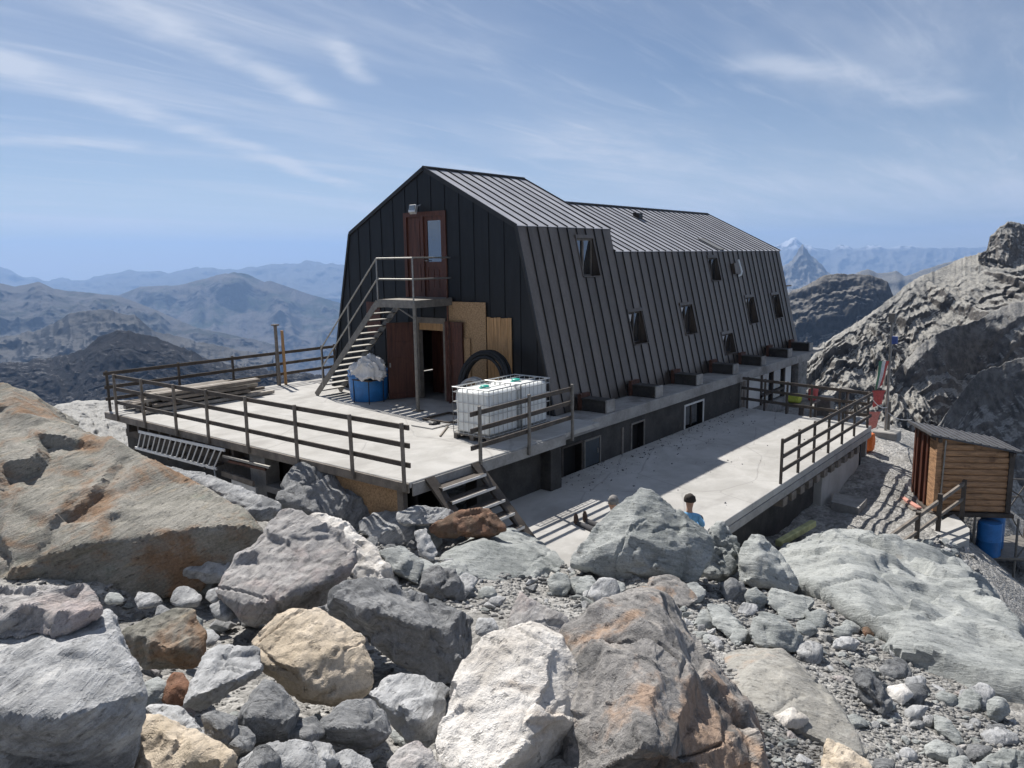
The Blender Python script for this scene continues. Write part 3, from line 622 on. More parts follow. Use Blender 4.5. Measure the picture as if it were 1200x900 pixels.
AREAS = [([(1000, 745), (1060, 750), (1120, 780), (1170, 830), (1215, 870), (1215, 915), (1030, 915), (1000, 860), (985, 820), (960, 780), (950, 745)], 80, 'loose grey rock in the rubble on the lower right slope', 'loose rocks on the lower right slope'),
         ([(590, 668), (650, 664), (700, 668), (715, 700), (680, 715), (640, 712), (612, 690)], 26, 'loose grey rock in the rubble heap before the grey green boulder', 'loose rocks before the grey green boulder'),
         ([(125, 690), (180, 682), (255, 682), (262, 712), (240, 725), (170, 730), (140, 722)], 26, 'loose grey rock in the rubble beneath the rust streaked boulder', 'loose rocks beneath the rust streaked boulder'),
         ([(790, 700), (830, 735), (880, 760), (850, 765), (820, 745), (800, 725)], 18, 'loose grey rock in the gravel strip beside the pyramid boulder', 'loose rocks beside the pyramid boulder'),
         ([(890, 850), (960, 870), (950, 910), (895, 910)], 16, 'loose grey rock in the gravel below the tan slab', 'loose rocks below the tan slab'),
         ([(420, 640), (520, 655), (600, 690), (600, 720), (560, 725), (500, 690)], 14, 'loose grey rock on the gravel above the long layered slab', 'loose rocks above the long layered slab'),
         ([(930, 690), (1010, 715), (1040, 745), (960, 760), (940, 740)], 16, 'loose grey rock on the gravel below the pointed rock', 'loose rocks below the pointed rock'),
         ([(140, 690), (280, 680), (450, 700), (530, 800), (510, 905), (150, 905), (160, 760)], 62, 'loose grey rock in the gaps between the lower left boulders', 'loose rocks between the lower left boulders'),
         ([(640, 640), (690, 612), (720, 620), (670, 660)], 10, 'loose grey rock on the terrace edge left of the sitting people', 'loose rocks at the terrace edge'),
         ([(1060, 640), (1125, 632), (1145, 665), (1120, 668)], 14, 'loose grey rock in the rubble under the cabin path wall', 'loose rocks under the cabin path wall')]
for poly, n, label, group in AREAS:
    P = scatter(poly, n); D = gdepth(P); d = rays(P)
    for k in range(n):
        p = CAM+d[k]*D[k]; s = D[k]/FPX*float(RNG.uniform(5, 10)*(1.5 if RNG.random() < .18 else 1)*(1.9 if n == 62 else 1))
        o = link('rock', PROT[int(RNG.integers(0, 12))], None, (p[0], p[1], float(gz(p[0], p[1]))+s*.22))
        o.scale = (s, s*float(RNG.uniform(.7, 1.2)), s*float(RNG.uniform(.7, 1.2))); o.rotation_euler = [float(v) for v in RNG.uniform(-.5, .5, 2)]+[float(RNG.uniform(0, 6.3))]
        tag(o, label, 'rock', group)
# scree too small to count: one object
SPROT = []
for k in range(8):
    me = stone_proto(300+k, 1); V = np.array([v.co[:] for v in me.vertices]); T = np.array([p.vertices[:] for p in me.polygons]); SPROT.append((V, T))
VS, TS = [], []; base = 0
for poly, n in [([(900, 690), (1000, 715), (1060, 745), (1130, 785), (1215, 870), (1215, 915), (880, 915), (850, 850), (800, 730)], 8000), ([(400, 640), (560, 640), (720, 640), (860, 690), (880, 760), (700, 740), (600, 730), (500, 705)], 4000),
                ([(-20, 680), (280, 660), (470, 690), (540, 800), (520, 915), (-20, 915)], 3600), ([(640, 720), (900, 760), (900, 915), (560, 915)], 400), ([(280, 585), (480, 600), (500, 660), (430, 640), (330, 620)], 1400),
                ([(930, 640), (1060, 620), (1140, 645), (1210, 780), (1130, 770), (960, 700)], 500)]:
    P = scatter(poly, n); D = gdepth(P); d = rays(P)
    for k in range(n):
        p = CAM+d[k]*D[k]; p[2] = gz(p[0], p[1]); V, T = SPROT[int(RNG.integers(0, 8))]
        s = max(.010, D[k]/FPX*float(.8+5.2*RNG.random()**2.2))
        a = RNG.uniform(0, 6.28); c_, s_ = math.cos(a), math.sin(a); t = RNG.uniform(-.6, .6)
        R = np.array([[c_, -s_, 0], [s_, c_, 0], [0, 0, 1]])@np.array([[1, 0, 0], [0, math.cos(t), -math.sin(t)], [0, math.sin(t), math.cos(t)]])
        VS.append((V*s*RNG.uniform(.7, 1.25, 3))@R.T+p+np.array([0, 0, s*.12])); TS.append(T+base); base += len(V)
tag(link('scree', mesh_np('scree', np.concatenate(VS), np.concatenate(TS), rock('scree_stones', (.13, .13, .13), (.40, .395, .38), rust=(.34, .26, .2), rust_lo=.6, rust_hi=.75, rust_scale=9), smooth=False)), 'fine grey scree and stone chips between the boulders', 'scree', None, 'stuff')
# ------------------------------------------------------------------ distant terrain
def mount_mat(name, rockc, screec, grass=None, snow=None, scale=1., slope=(.45, .8), snow_z=None, dark=None):
    """scale: metres per feature; steep faces show rock, gentle ones scree or grass"""
    m, nt = newmat(name); g = nt.n('ShaderNodeNewGeometry'); P = g.outputs['Position']
    nz = nt.n('ShaderNodeSeparateXYZ', {0: g.outputs['Normal']}).outputs[2]
    a = nt.noise(P, 1/scale, 8, .66, .5); b = nt.noise(P, 6/scale, 7, .7); f = nt.noise(P, 30/scale, 6, .7)
    st = nt.smooth(nt.math('ADD', nz, nt.math('MULTIPLY', nt.math('SUBTRACT', b, .5), .28)), *slope)
    rc = nt.mix(nt.smooth(b, .35, .65), [c*.62 for c in rockc], [min(1, c*1.3) for c in rockc])
    sc = nt.mix(nt.smooth(f, .3, .7), [c*.72 for c in screec], [c*1.2 for c in screec])
    c = nt.mix(st, rc, sc)
    if grass: c = nt.mix(nt.math('MULTIPLY', nt.smooth(a, .46, .6), st), c, grass)
    if snow:
        sm = nt.math('MULTIPLY', nt.smooth(nt.noise(P, 2.2/scale, 5, .6), *snow), nt.smooth(nz, .3, .6))
        if snow_z: sm = nt.math('MULTIPLY', sm, nt.smooth(nt.n('ShaderNodeSeparateXYZ', {0: P}).outputs[2], *snow_z))
        c = nt.mix(sm, c, (.85, .87, .9))
    h = nt.math('ADD', nt.math('MULTIPLY', b, 1.), nt.math('MULTIPLY', f, .5))
    finish(nt, c, .95, h, .7, scale*.09, 0, .1); return m
def lerp_poly(pts, x):
    A = np.array(pts, float); return np.stack([np.interp(x, A[:, 0], A[:, k]) for k in range(1, A.shape[1])], -1)
def mountain(name, label, skyp, basep, mat, nu=260, nv=90, amp=.12, freq=6., jag=.5, bulge=0., seed=1, spur=.45, skew=0., detail=.7, shape=1., ledges=0, lamp=.04):
    """skyp / basep: (x, y, distance) along the crest and the foot. A slope of real ground between them, cut by spurs and gullies, plus a back side."""
    x = np.linspace(skyp[0][0], skyp[-1][0], nu); S = lerp_poly(skyp, x); B = lerp_poly(basep, x)
    jg = fbm(np.c_[x*.10, x*0+seed, x*0], 6, gain=.68, s=seed)*jag*3.6
    top = CAM + rays(np.c_[x, S[:, 0]+jg])*S[:, 1][:, None]
    bot = CAM + rays(np.c_[x, B[:, 0]])*B[:, 1][:, None]
    v = np.linspace(0, 1, nv)[None, :, None]
    ksm = max(3, nu//9)|1; kw = np.hanning(ksm+2)[1:-1]; kw /= kw.sum()
    sm = np.stack([np.convolve(np.pad(top[:, k], ksm//2, mode='edge'), kw, 'valid') for k in range(3)], -1)
    wv = np.clip((v-.62)/.38, 0, 1); wv = wv*wv*(3-2*wv)
    P = bot[:, None, :]*(1-v) + (sm[:, None, :]*(1-wv)+top[:, None, :]*wv)*v
    H = (top[:, 2]-bot[:, 2]); Hm = max(float(np.mean(np.abs(H))), float(np.mean(np.linalg.norm(top-bot, axis=1)))*.25)
    L = np.linalg.norm(np.diff(top, axis=0), axis=1); s = np.r_[0, np.cumsum(L)]
    U = np.repeat(s[:, None], nv, 1)/Hm; Vv = np.repeat(v[:, :, 0], nu, 0)*np.linalg.norm(top-bot, axis=1)[:, None]/Hm
    q = np.c_[((U+skew*Vv)*freq*.25).ravel(), (Vv*freq*.25*spur).ravel(), np.full(nu*nv, seed*3.3)]
    r = ridged(q, 6, s=seed) - .42
    fb = fbm(q*4.1, 6, gain=.60, s=seed+4)
    fade = np.repeat((np.clip((1-v[:, :, 0])*5, 0, 1)**.8)*(np.clip(v[:, :, 0]*12, 0.15, 1)), nu, 0)
    dz = ((r*1.5 + fb*detail)*amp*Hm).reshape(nu, nv)*fade
    if ledges:                              # cliff bands with benches of scree between them
        L_ = np.linalg.norm(top-bot, axis=1).mean(); cell = np.c_[U.ravel()*1.3, Vv.ravel()*1.3, np.full(nu*nv, seed*1.7)]
        for kk, (nl, am) in enumerate(((ledges, 1.), (ledges*2.7, .42))):
            t = (np.repeat(v[:, :, 0], nu, 0).ravel() + .16*fbm(cell*(1+kk), 4, s=seed+40+kk) + .05*ridged(cell*5, 3, s=seed+44))*nl
            fr = t-np.floor(t); saw = np.where(fr < .74, 1-fr/.74, (fr-.74)/.26)
            msk = .35+.65*np.clip(fbm(cell*.9+9, 3, s=seed+50+kk)*2.2+.5, 0, 1)
            dz += (saw*msk*am*lamp*L_).reshape(nu, nv)*fade
    dz += (-shape*0 + bulge*Hm*np.sin(np.pi*v[:, :, 0]))
    hd = (top-CAM)*np.array([1, 1, 0]); hd /= np.linalg.norm(hd, axis=1)[:, None]
    dv = np.array([0, 0, .62])-hd*.78
    P = P + dz[:, :, None]*dv[:, None, :]
    back = []
    for k, (dd, dh) in enumerate([(.04, .02), (.15, .12), (.6, .5)]):
        T = top.copy(); dirn = T-CAM; dirn[:, 2] = 0; dist = np.linalg.norm(top-bot, axis=1)[:, None]; dirn /= np.linalg.norm(dirn, axis=1)[:, None]
        T = T + dirn*dist*dd; T[:, 2] -= dist[:, 0]*dh; back.append(T[:, None, :])
    P = np.concatenate([P]+back, axis=1); m_ = P.shape[1]
    idx = np.arange(nu*m_).reshape(nu, m_)
    Q = np.stack([idx[:-1, :-1], idx[1:, :-1], idx[1:, 1:], idx[:-1, 1:]], -1).reshape(-1, 4)
    return tag(link(name, mesh_np(name, P.reshape(-1, 3), Q, mat)), kind='structure', label=label)

FAR = mount_mat('far_range', (.12, .12, .12), (.2, .2, .19), scale=500, snow=(.42, .54), snow_z=(60, 230))
FARL = mount_mat('far_range_bare', (.06, .06, .06), (.14, .14, .135), scale=500)
MIDL = mount_mat('green_mountain', (.036, .035, .034), (.125, .112, .10), grass=(.03, .042, .024), scale=600)
PLAT = mount_mat('stony_plateau', (.028, .028, .028), (.11, .105, .10), grass=(.045, .048, .036), scale=300, snow=(.70, .74))
DARK = mount_mat('dark_crag', (.024, .024, .027), (.20, .20, .20), scale=90, slope=(.95, 1.09))  # rock colour darkened so the knoll looks shaded
NEARR = mount_mat('near_ridge_rock', (.12, .112, .105), (.36, .35, .325), scale=26, slope=(.52, .74))
NEARD = mount_mat('buttress_rock', (.14, .132, .125), (.32, .31, .29), scale=16, slope=(.50, .78))
CLIFF = mount_mat('cliff_rock', (.06, .058, .056), (.20, .19, .175), scale=70, slope=(.68, .95))
SCREE2 = mount_mat('hillside_scree', (.15, .15, .15), (.40, .395, .38), scale=5, slope=(.3, .7))

mountain('distant_range', 'pale blue mountain range on the left horizon', [(-420, 312, 19000), (-200, 318, 19000), (-60, 305, 19000), (0, 311.5, 19000), (17, 320, 19000), (26, 325, 19000), (42, 324, 19000), (52, 331, 19000), (72, 325, 19000), (87, 329, 19000), (115, 324, 19000), (154, 317, 19000), (185, 317, 19000), (196, 320, 19000), (241, 313, 19000), (259, 315, 19000), (280, 315, 19000), (336, 308, 19000), (362, 306, 19000), (402, 311, 19000), (520, 304, 19000), (640, 312, 19000), (760, 300, 19000), (880, 296, 19000)],
         [(-420, 350, 16000), (880, 350, 16000)], FARL, 420, 70, amp=.16, freq=7, jag=1.1, seed=2)
mountain('snowy_range', 'distant snowy mountain range on the right horizon', [(780, 300, 21000), (880, 293, 21000), (905, 290, 21000), (915, 286, 21000), (925, 281, 21000), (932, 279, 21000), (940, 285, 21000), (955, 292, 21000), (975, 292, 21000), (985, 287, 21000), (1000, 293, 21000), (1018, 287, 21000), (1040, 290, 21000), (1060, 288, 21000), (1085, 291, 21000), (1110, 290, 21000), (1135, 291, 21000), (1160, 286, 21000), (1200, 285, 21000), (1320, 288, 21000), (1600, 290, 21000)],
         [(780, 335, 18500), (1600, 335, 18500)], FAR, 420, 70, amp=.16, freq=7, jag=1.2, seed=5)
mountain('green_mountain', 'broad hazy mountain with green slopes left of the hut', [(-300, 350, 9500), (0, 352, 9500), (100, 352, 9300), (140, 346, 9200), (164, 336, 9000), (210, 334, 9000), (245, 325, 9000), (273, 318.5, 9000), (290, 321, 9000), (310, 331, 9000), (317, 329, 9000), (336, 336, 9000), (367, 346, 9000), (399, 355, 9000), (480, 372, 9000), (600, 385, 9000), (800, 370, 9000)],
         [(-300, 440, 6900), (100, 430, 6900), (300, 440, 6900), (800, 440, 6900)], MIDL, 520, 260, amp=.34, freq=4.2, jag=.5, seed=8, spur=.45, detail=.35)
mountain('pointed_peak', 'dark pointed peak right of the hut roof', [(700, 330, 9500), (860, 335, 9500), (900, 325, 9500), (915, 312, 9500), (923, 306, 9500), (929, 302, 9500), (936, 292, 9500), (941, 289, 9500), (946, 292, 9500), (952, 299, 9500), (960, 306, 9500), (972, 318, 9500), (985, 325, 9500), (1010, 333, 9500), (1200, 340, 9500)],
         [(700, 385, 8200), (1200, 385, 8200)], mount_mat('peak_rock', (.09, .09, .09), (.22, .215, .2), scale=350), 300, 90, amp=.30, freq=7, jag=1.6, seed=11)
mountain('low_ridge', 'low dark ridge under the snowy range', [(880, 345, 5000), (960, 335, 5000), (990, 325, 5000), (1005, 318, 5000), (1018, 315, 5000), (1030, 320, 5000), (1050, 318, 5000), (1060, 323, 5000), (1085, 315, 5000), (1110, 308, 5000), (1140, 301, 5000), (1200, 300, 5000), (1500, 290, 5000)],
         [(880, 400, 4300), (1500, 400, 4300)], mount_mat('low_ridge_rock', (.09, .088, .085), (.2, .195, .18), scale=200), 260, 50, amp=.12, freq=7, jag=.8, seed=14)
mountain('stony_plateau', 'stony plateau with a snow patch in the valley on the left', [(-300, 325, 6200), (-60, 326, 6200), (0, 332, 6200), (17, 336, 6200), (45, 330, 6200), (63, 338, 6200), (80, 341, 6200), (108, 343, 6200), (140, 347, 6000), (180, 362, 5800), (230, 384, 5500), (330, 405, 5200)],
         [(-300, 450, 3900), (330, 440, 3900)], PLAT, 400, 200, amp=.16, freq=6, jag=.3, seed=17, spur=.8, detail=.3)
mountain('rocky_hill', 'rounded dark hill in front of the plateau', [(-250, 400, 3200), (0, 395, 3200), (40, 388, 3200), (63, 378, 3200), (84, 367, 3200), (115, 362, 3200), (157, 369, 3200), (182, 388, 3200), (230, 400, 3200), (320, 418, 3200)],
         [(-250, 470, 2650), (320, 470, 2650)], mount_mat('hill_rock', (.038, .038, .038), (.115, .112, .105), scale=130, slope=(.72, .95)), 360, 150, amp=.24, freq=6, jag=.9, seed=21, detail=.35)
mountain('dark_crag', 'dark craggy knoll with pale scree left of the platform', [(-250, 430, 1500), (0, 425, 1500), (35, 423, 1500), (60, 418, 1500), (80, 416, 1450), (101, 408, 1400), (115, 394, 1400), (131, 388, 1400), (150, 388, 1400), (175, 392, 1400), (210, 406, 1400), (238, 418, 1400), (266, 425, 1400), (315, 434, 1400), (380, 440, 1400), (500, 450, 1400)],
         [(-250, 530, 1130), (0, 520, 1130), (200, 520, 1130), (500, 530, 1130)], DARK, 520, 260, amp=.20, freq=5, jag=1.3, seed=24, skew=.3, detail=.35, ledges=3, lamp=.03)
mountain('scree_hillside', 'bright boulder strewn hillside behind the rust streaked boulder', [(-260, 462, 125), (0, 470, 125), (60, 476, 125), (90, 470, 125), (140, 468, 125), (200, 470, 125), (330, 474, 125), (480, 480, 125)],
         [(-260, 640, 17), (120, 580, 21), (200, 562, 23), (480, 560, 26)], SCREE2, 420, 320, amp=.02, freq=30, jag=.6, seed=27, detail=1.0, spur=1)
mountain('cliff_plateau', 'dark flat topped cliff behind the near ridge', [(760, 360, 1500), (880, 350, 1500), (920, 345, 1500), (945, 335, 1500), (965, 322, 1500), (985, 320, 1500), (1020, 322, 1500), (1040, 330, 1500), (1047, 347, 1500), (1075, 352, 1500), (1200, 360, 1500)],
         [(760, 460, 1330), (1200, 460, 1330)], CLIFF, 340, 150, amp=.10, freq=8, jag=.8, seed=30, spur=.5, ledges=3, lamp=.07)
mountain('near_ridge', 'steep pale scree ridge rising to the right behind the hut', [(820, 470, 190), (900, 445, 210), (942, 428, 220), (964, 402, 235), (1001, 381, 250), (1024, 364, 265), (1047, 347, 280), (1065, 332, 290), (1094, 318, 305), (1125, 303, 315), (1157, 295, 320), (1200, 290, 320), (1300, 272, 320), (1420, 245, 320), (1600, 232, 320)],
         [(820, 540, 150), (940, 540, 165), (1060, 590, 175), (1200, 640, 175), (1600, 740, 170)], NEARR, 620, 420, amp=.09, freq=5, jag=1.2, seed=33, skew=.9, spur=.5, detail=.8, ledges=5, lamp=.022)
mountain('summit_crag', 'dark blocky crag on top of the scree ridge', [(1146, 302, 316), (1156, 294, 316), (1160, 278, 316), (1166, 273, 316), (1172, 266, 316), (1178, 262, 316), (1182, 259, 316), (1193, 260, 316), (1199, 264, 316), (1210, 266, 316), (1222, 276, 316), (1240, 284, 316), (1275, 292, 316)],
         [(1146, 306, 308), (1200, 345, 298), (1275, 330, 300)], NEARD, 160, 110, amp=.10, freq=8, jag=.9, seed=36, spur=.4, detail=.7, ledges=3, lamp=.06)
mountain('rock_buttress', 'dark cliff buttress below the scree band of the ridge', [(1000, 520, 205), (1022, 478, 210), (1040, 447, 215), (1062, 420, 222), (1085, 399, 228), (1110, 386, 232), (1147, 374, 238), (1175, 358, 242), (1200, 352, 244), (1300, 330, 246), (1600, 300, 246)],
         [(1000, 640, 190), (1100, 640, 200), (1200, 660, 205), (1600, 700, 205)], NEARD, 420, 300, amp=.16, freq=5, jag=1.2, seed=37, skew=.7, spur=.35, detail=.6, ledges=3, lamp=.035)
mountain('rock_buttress', 'second dark cliff buttress nearer the cabin with a pale crest', [(1050, 580, 182), (1080, 525, 186), (1107, 487, 190), (1127, 458, 194), (1147, 436, 197), (1170, 428, 199), (1195, 420, 200), (1300, 395, 200), (1600, 370, 200)],
         [(1050, 690, 168), (1200, 720, 172), (1600, 760, 172)], NEARD, 360, 260, amp=.15, freq=5, jag=1.1, seed=39, skew=.7, spur=.35, detail=.6, ledges=3, lamp=.035)
mountain('snowfield', 'bright snow and moraine in the gully below the wooden cabin', [(1080, 540, 64), (1140, 560, 62), (1200, 580, 58), (1500, 640, 56)], [(1080, 780, 34), (1200, 820, 32), (1500, 900, 30)],
         mount_mat('snow_and_grit', (.55, .55, .55), (.72, .73, .74), scale=8, slope=(.2, .6)), 120, 90, amp=.03, freq=14, jag=.2, seed=40)

# valley floor reaching the horizon
m, nt = newmat('valley_floor'); P = pos(nt)
finish(nt, nt.mix(nt.smooth(nt.noise(P, .0009, 6, .6), .4, .6), (.10, .11, .08), (.2, .19, .17)), .95)
VF = []
rr = np.geomspace(60, 25000, 60); aa = np.linspace(0, 2*math.pi, 96, endpoint=False)
zf = np.interp(rr, [60, 400, 2000, 25000], [-45, -230, -1150, -1500])
VF = np.array([[CAM[0]+r*math.cos(a), CAM[1]+r*math.sin(a), z] for r, z in zip(rr, zf) for a in aa])
idx = np.arange(60*96).reshape(60, 96); nxt = np.roll(idx, -1, 1)
tag(link('valley_floor', mesh_np('valley_floor', VF, np.stack([idx[:-1], idx[1:], nxt[1:], nxt[:-1]], -1).reshape(-1, 4), m)), kind='structure', label='hazy valley floor far below')

# the air: one closed box of even haze round everything
m, nt = newmat('haze_air')
vol = nt.n('ShaderNodeVolumePrincipled', {'Color': (.36, .58, 1., 1), 'Density': 6.2e-5, 'Anisotropy': .2})
nt.n('ShaderNodeOutputMaterial', {1: vol.outputs[0]})
hz = MB().box((-25500, -25500, -1600), (25500, 25500, 720)).build('haze', m); tag(hz, 'thin blue mountain haze filling the valley air', 'haze', None, 'stuff')
# ------------------------------------------------------------------ building materials
def cladding_mat():
    m, nt = newmat('dark_sheet_metal'); P = pos(nt)
    ob = nt.n('ShaderNodeObjectInfo').outputs['Random']
    a = nt.noise(nt.mapping(P, scale=(3, 3, .5)), 1.6, 6, .65); b = nt.noise(P, 14, 4, .7)
    c = nt.mix(nt.smooth(nt.math('ADD', nt.math('MULTIPLY', a, .7), nt.math('MULTIPLY', b, .3)), .3, .7), (.115, .094, .078), (.18, .150, .128))
    tf = nt.n('ShaderNodeMapRange', {0: ob, 3: .82, 4: 1.2}).outputs[0]
    c = nt.mix(1., c, nt.n('ShaderNodeCombineColor', {0: tf, 1: tf, 2: tf}).outputs[0], 'MULTIPLY')
    r = nt.n('ShaderNodeMapRange', {0: a, 1: .3, 2: .7, 3: .34, 4: .52}).outputs[0]
    finish(nt, c, r, nt.noise(nt.mapping(P, scale=(1, 1, .6)), 1.7, 3, .5), .30, .03, .72, .5); return m
CLAD = cladding_mat()
def roof_mat():  # same metal as the walls; its brightness in the sun is painted in as paler grey
    m, nt = newmat('sunlit_roof_metal'); P = pos(nt); ob = nt.n('ShaderNodeObjectInfo').outputs['Random']
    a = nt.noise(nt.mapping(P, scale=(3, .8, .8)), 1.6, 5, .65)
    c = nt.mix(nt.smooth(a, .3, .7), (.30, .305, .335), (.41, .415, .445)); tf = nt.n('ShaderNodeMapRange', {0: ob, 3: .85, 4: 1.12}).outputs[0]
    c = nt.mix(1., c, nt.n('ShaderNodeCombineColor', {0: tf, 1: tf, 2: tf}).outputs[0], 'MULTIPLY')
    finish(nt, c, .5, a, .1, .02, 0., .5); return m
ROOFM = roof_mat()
SEAM = simple('shaded_seam_metal', (.03, .028, .027), .42, .2, 5, .1, .3)  # shadow lines of the standing seams put into the colour; trims share it
GABLE = simple('shaded_gable_metal', (.011, .012, .014), .5, .3, 3, .15, .2, stretch=(2, 2, .4))  # same sheet metal as the side walls, with the gable's shade painted in as near-black
def concrete_mat():
    m, nt = newmat('pale_concrete'); P = pos(nt)
    a = nt.noise(P, 1.1, 6, .68, .4); b = nt.noise(P, 24, 5, .72); s = nt.noise(nt.mapping(P, scale=(.5, 1.6, 1)), .55, 5, .65, .5)
    c = nt.mix(nt.smooth(a, .32, .68), (.36, .35, .33), (.46, .45, .43))
    c = nt.mix(nt.math('MULTIPLY', nt.smooth(s, .52, .70), .55), c, (.26, .25, .235))
    v = nt.n('ShaderNodeTexVoronoi', {'Vector': nt.mix(.12, P, nt.n('ShaderNodeTexNoise', {'Vector': P, 'Scale': 1.5}).outputs['Color']), 'Scale': .42}, feature='DISTANCE_TO_EDGE').outputs['Distance']
    ck = nt.math('SUBTRACT', 1., nt.smooth(v, .002, .010))
    c = nt.mix(nt.math('MULTIPLY', ck, .28), c, (.16, .155, .15))
    g = nt.smooth(nt.noise(P, 60, 3, .7), .66, .74); c = nt.mix(nt.math('MULTIPLY', g, .5), c, (.16, .155, .15))
    finish(nt, c, .92, nt.math('SUBTRACT', b, nt.math('MULTIPLY', ck, .5)), .45, .012, 0, .25); return m
CONC = concrete_mat()
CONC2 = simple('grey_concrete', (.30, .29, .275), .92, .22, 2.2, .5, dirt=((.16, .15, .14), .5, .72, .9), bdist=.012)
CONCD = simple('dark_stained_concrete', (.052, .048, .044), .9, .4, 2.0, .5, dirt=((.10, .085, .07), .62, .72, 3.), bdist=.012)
WOODD = simple('dark_weathered_wood', (.075, .062, .052), .8, .4, 3, .4, stretch=(1, 1, 1))
WOODG = simple('grey_weathered_wood', (.19, .165, .14), .85, .35, 4, .5)
WOODR = simple('red_brown_wood', (.085, .030, .018), .55, .5, 3, .35, stretch=(6, 6, .5))
OSBM = simple('strand_board', (.34, .22, .12), .8, .45, 30, .3)
PINE = simple('pine_boards', (.40, .235, .11), .7, .35, 3, .3, stretch=(8, 8, .6))
LOGW = simple('larch_logs', (.36, .21, .115), .75, .45, 3, .5, stretch=(1.2, 1.2, 9), dirt=((.16, .09, .05), .55, .72, 2.4))
STEEL = simple('galvanised_steel', (.30, .29, .27), .5, .2, 12, .1, .6)
STEELD = simple('dull_steel', (.20, .185, .165), .6, .25, 9, .15, .4)
RUSTY = simple('rusty_steel', (.10, .045, .03), .8, .45, 9, .3)
WHITEP = simple('white_plastic', (.80, .82, .80), .35, .06, 3, .05, 0, .4)
BLUEP = simple('blue_plastic', (.025, .16, .42), .4, .2, 4, .05, 0, .4)
TEAL = simple('teal_plastic', (.01, .33, .27), .4, .1, 4, .05)
SACK = simple('white_sacking', (.60, .59, .58), .9, .15, 8, .5, bdist=.02)
RUBBER = simple('black_rubber', (.012, .012, .013), .6, .3, 9, .2)
GREYH = simple('grey_hose', (.33, .33, .33), .6, .2, 9, .1)
ALU = simple('aluminium', (.62, .62, .62), .45, .12, 8, .1, .5)
STONEM = rock('stone_masonry', (.14, .135, .13), (.33, .32, .3), rust=(.3, .22, .15), rust_lo=.55, rust_hi=.7, rust_scale=3, fol=1.5)
WHITEW = simple('white_panel', (.62, .61, .58), .8, .1, 3, .1)
DARKIN = simple('dark_interior', (.012, .010, .009), .9, .2, 3, .1)  # near-black, so the gloom of hollows and openings is in the colour
ROOFT = simple('cabin_roof_sheet', (.10, .10, .105), .55, .25, 5, .15, .3)
def glass_mat():
    m, nt = newmat('window_glass')
    finish(nt, (.014, .017, .02), .05, nt.noise(pos(nt), 2.2, 2, .5), .10, .02, 0, 1., extra={'IOR': 2.0}); return m
GLASS = glass_mat()
def cloth(name, c): return simple(name, c, .85, .2, 20, .3)

# ------------------------------------------------------------------ the hut
S_, MM, ZE, ZR, L1, ZE2, ZR2, L2 = .2436, 4.377, 4.80, 6.46, 4.53, 4.133, 5.82, 18.28
E1, E2 = S_*ZE, S_*ZE2
hut = thing('mountain_hut', 'black sheet metal mountain hut with slanted walls and a stepped gable roof', 'building', (9, MM, -1.3))
SN = unit((0, -1, S_))
def side3(u, z, o): return np.array([u, S_*z, z]) + SN*o
def gab3(u, z, o): return np.array([-o, u, z])
def clad(parent, edges, topfn, brk, openings, m3, th, mat, seam, name='cladding_panel', z0=0., seamt=None):
    """vertical strips between edges, clipped by topfn, cut round openings (u0,u1,z0,z1); each strip is a panel with one standing seam"""
    for a, b in zip(edges[:-1], edges[1:]):
        g = .004; quads = []; MBS = []
        cuts = sorted({a+g, b-g} | {v for v in brk if a+g < v < b-g} | {v for o in openings for v in o[:2] if a+g+.03 < v < b-g-.03})
        for ci, (c, d) in enumerate(zip(cuts[:-1], cuts[1:])):
            mid = (c+d)/2; holes = sorted([o[2:] for o in openings if o[0] <= mid <= o[1]])
            lo = z0; segs = []
            for h0, h1 in holes: segs.append((lo, h0)); lo = h1
            segs.append((lo, None))
            for s0, s1 in segs:
                t0, t1 = (topfn(c+1e-6), topfn(d-1e-6)) if s1 is None else (s1, s1)
                if max(t0, t1)-s0 < .02: continue
                quads.append([ci, s0, max(t0, t1), [(c, s0), (d, s0), (d, max(t1, s0)), (c, max(t0, s0))], len(quads)])
        for q in quads:                       # join pieces that touch
            for r in quads:
                if abs(q[0]-r[0]) == 1 and min(q[2], r[2])-max(q[1], r[1]) > .02:
                    k0, k1 = q[4], r[4]
                    for s in quads:
                        if s[4] == k1: s[4] = k0
        for key in sorted({q[4] for q in quads}):
            mb = MB(); mine = [q for q in quads if q[4] == key]
            for q in mine:
                F = [m3(u, z, th) for u, z in q[3]]; Bk = [m3(u, z, 0) for u, z in q[3]]
                mb.add(F+Bk, [(0, 1, 2, 3), (7, 6, 5, 4), (0, 4, 5, 1), (1, 5, 6, 2), (2, 6, 7, 3), (3, 7, 4, 0)])
            nf = len(mb.F)
            for q in mine:                     # standing seam along the left edge
                if q[0] != 0: continue
                w_, h_ = seam; lo, h0 = q[1], max(q[3][3][1], q[1]+.05)
                qa = [m3(a-w_/2, lo, th-.002), m3(a+w_/2, lo, th-.002), m3(a+w_/2, h0, th-.002), m3(a-w_/2, h0, th-.002)]
                qb = [m3(a-w_/2, lo, th+h_), m3(a+w_/2, lo, th+h_), m3(a+w_/2, h0, th+h_), m3(a-w_/2, h0, th+h_)]
                mb.add(qb+qa, [(0, 1, 2, 3), (7, 6, 5, 4), (0, 4, 5, 1), (1, 5, 6, 2), (2, 6, 7, 3), (3, 7, 4, 0)])
            o = mb.build(name, mat, parent); o.data.materials.append(seamt or SEAM)
            for pl in list(o.data.polygons)[nf:]: pl.material_index = 1
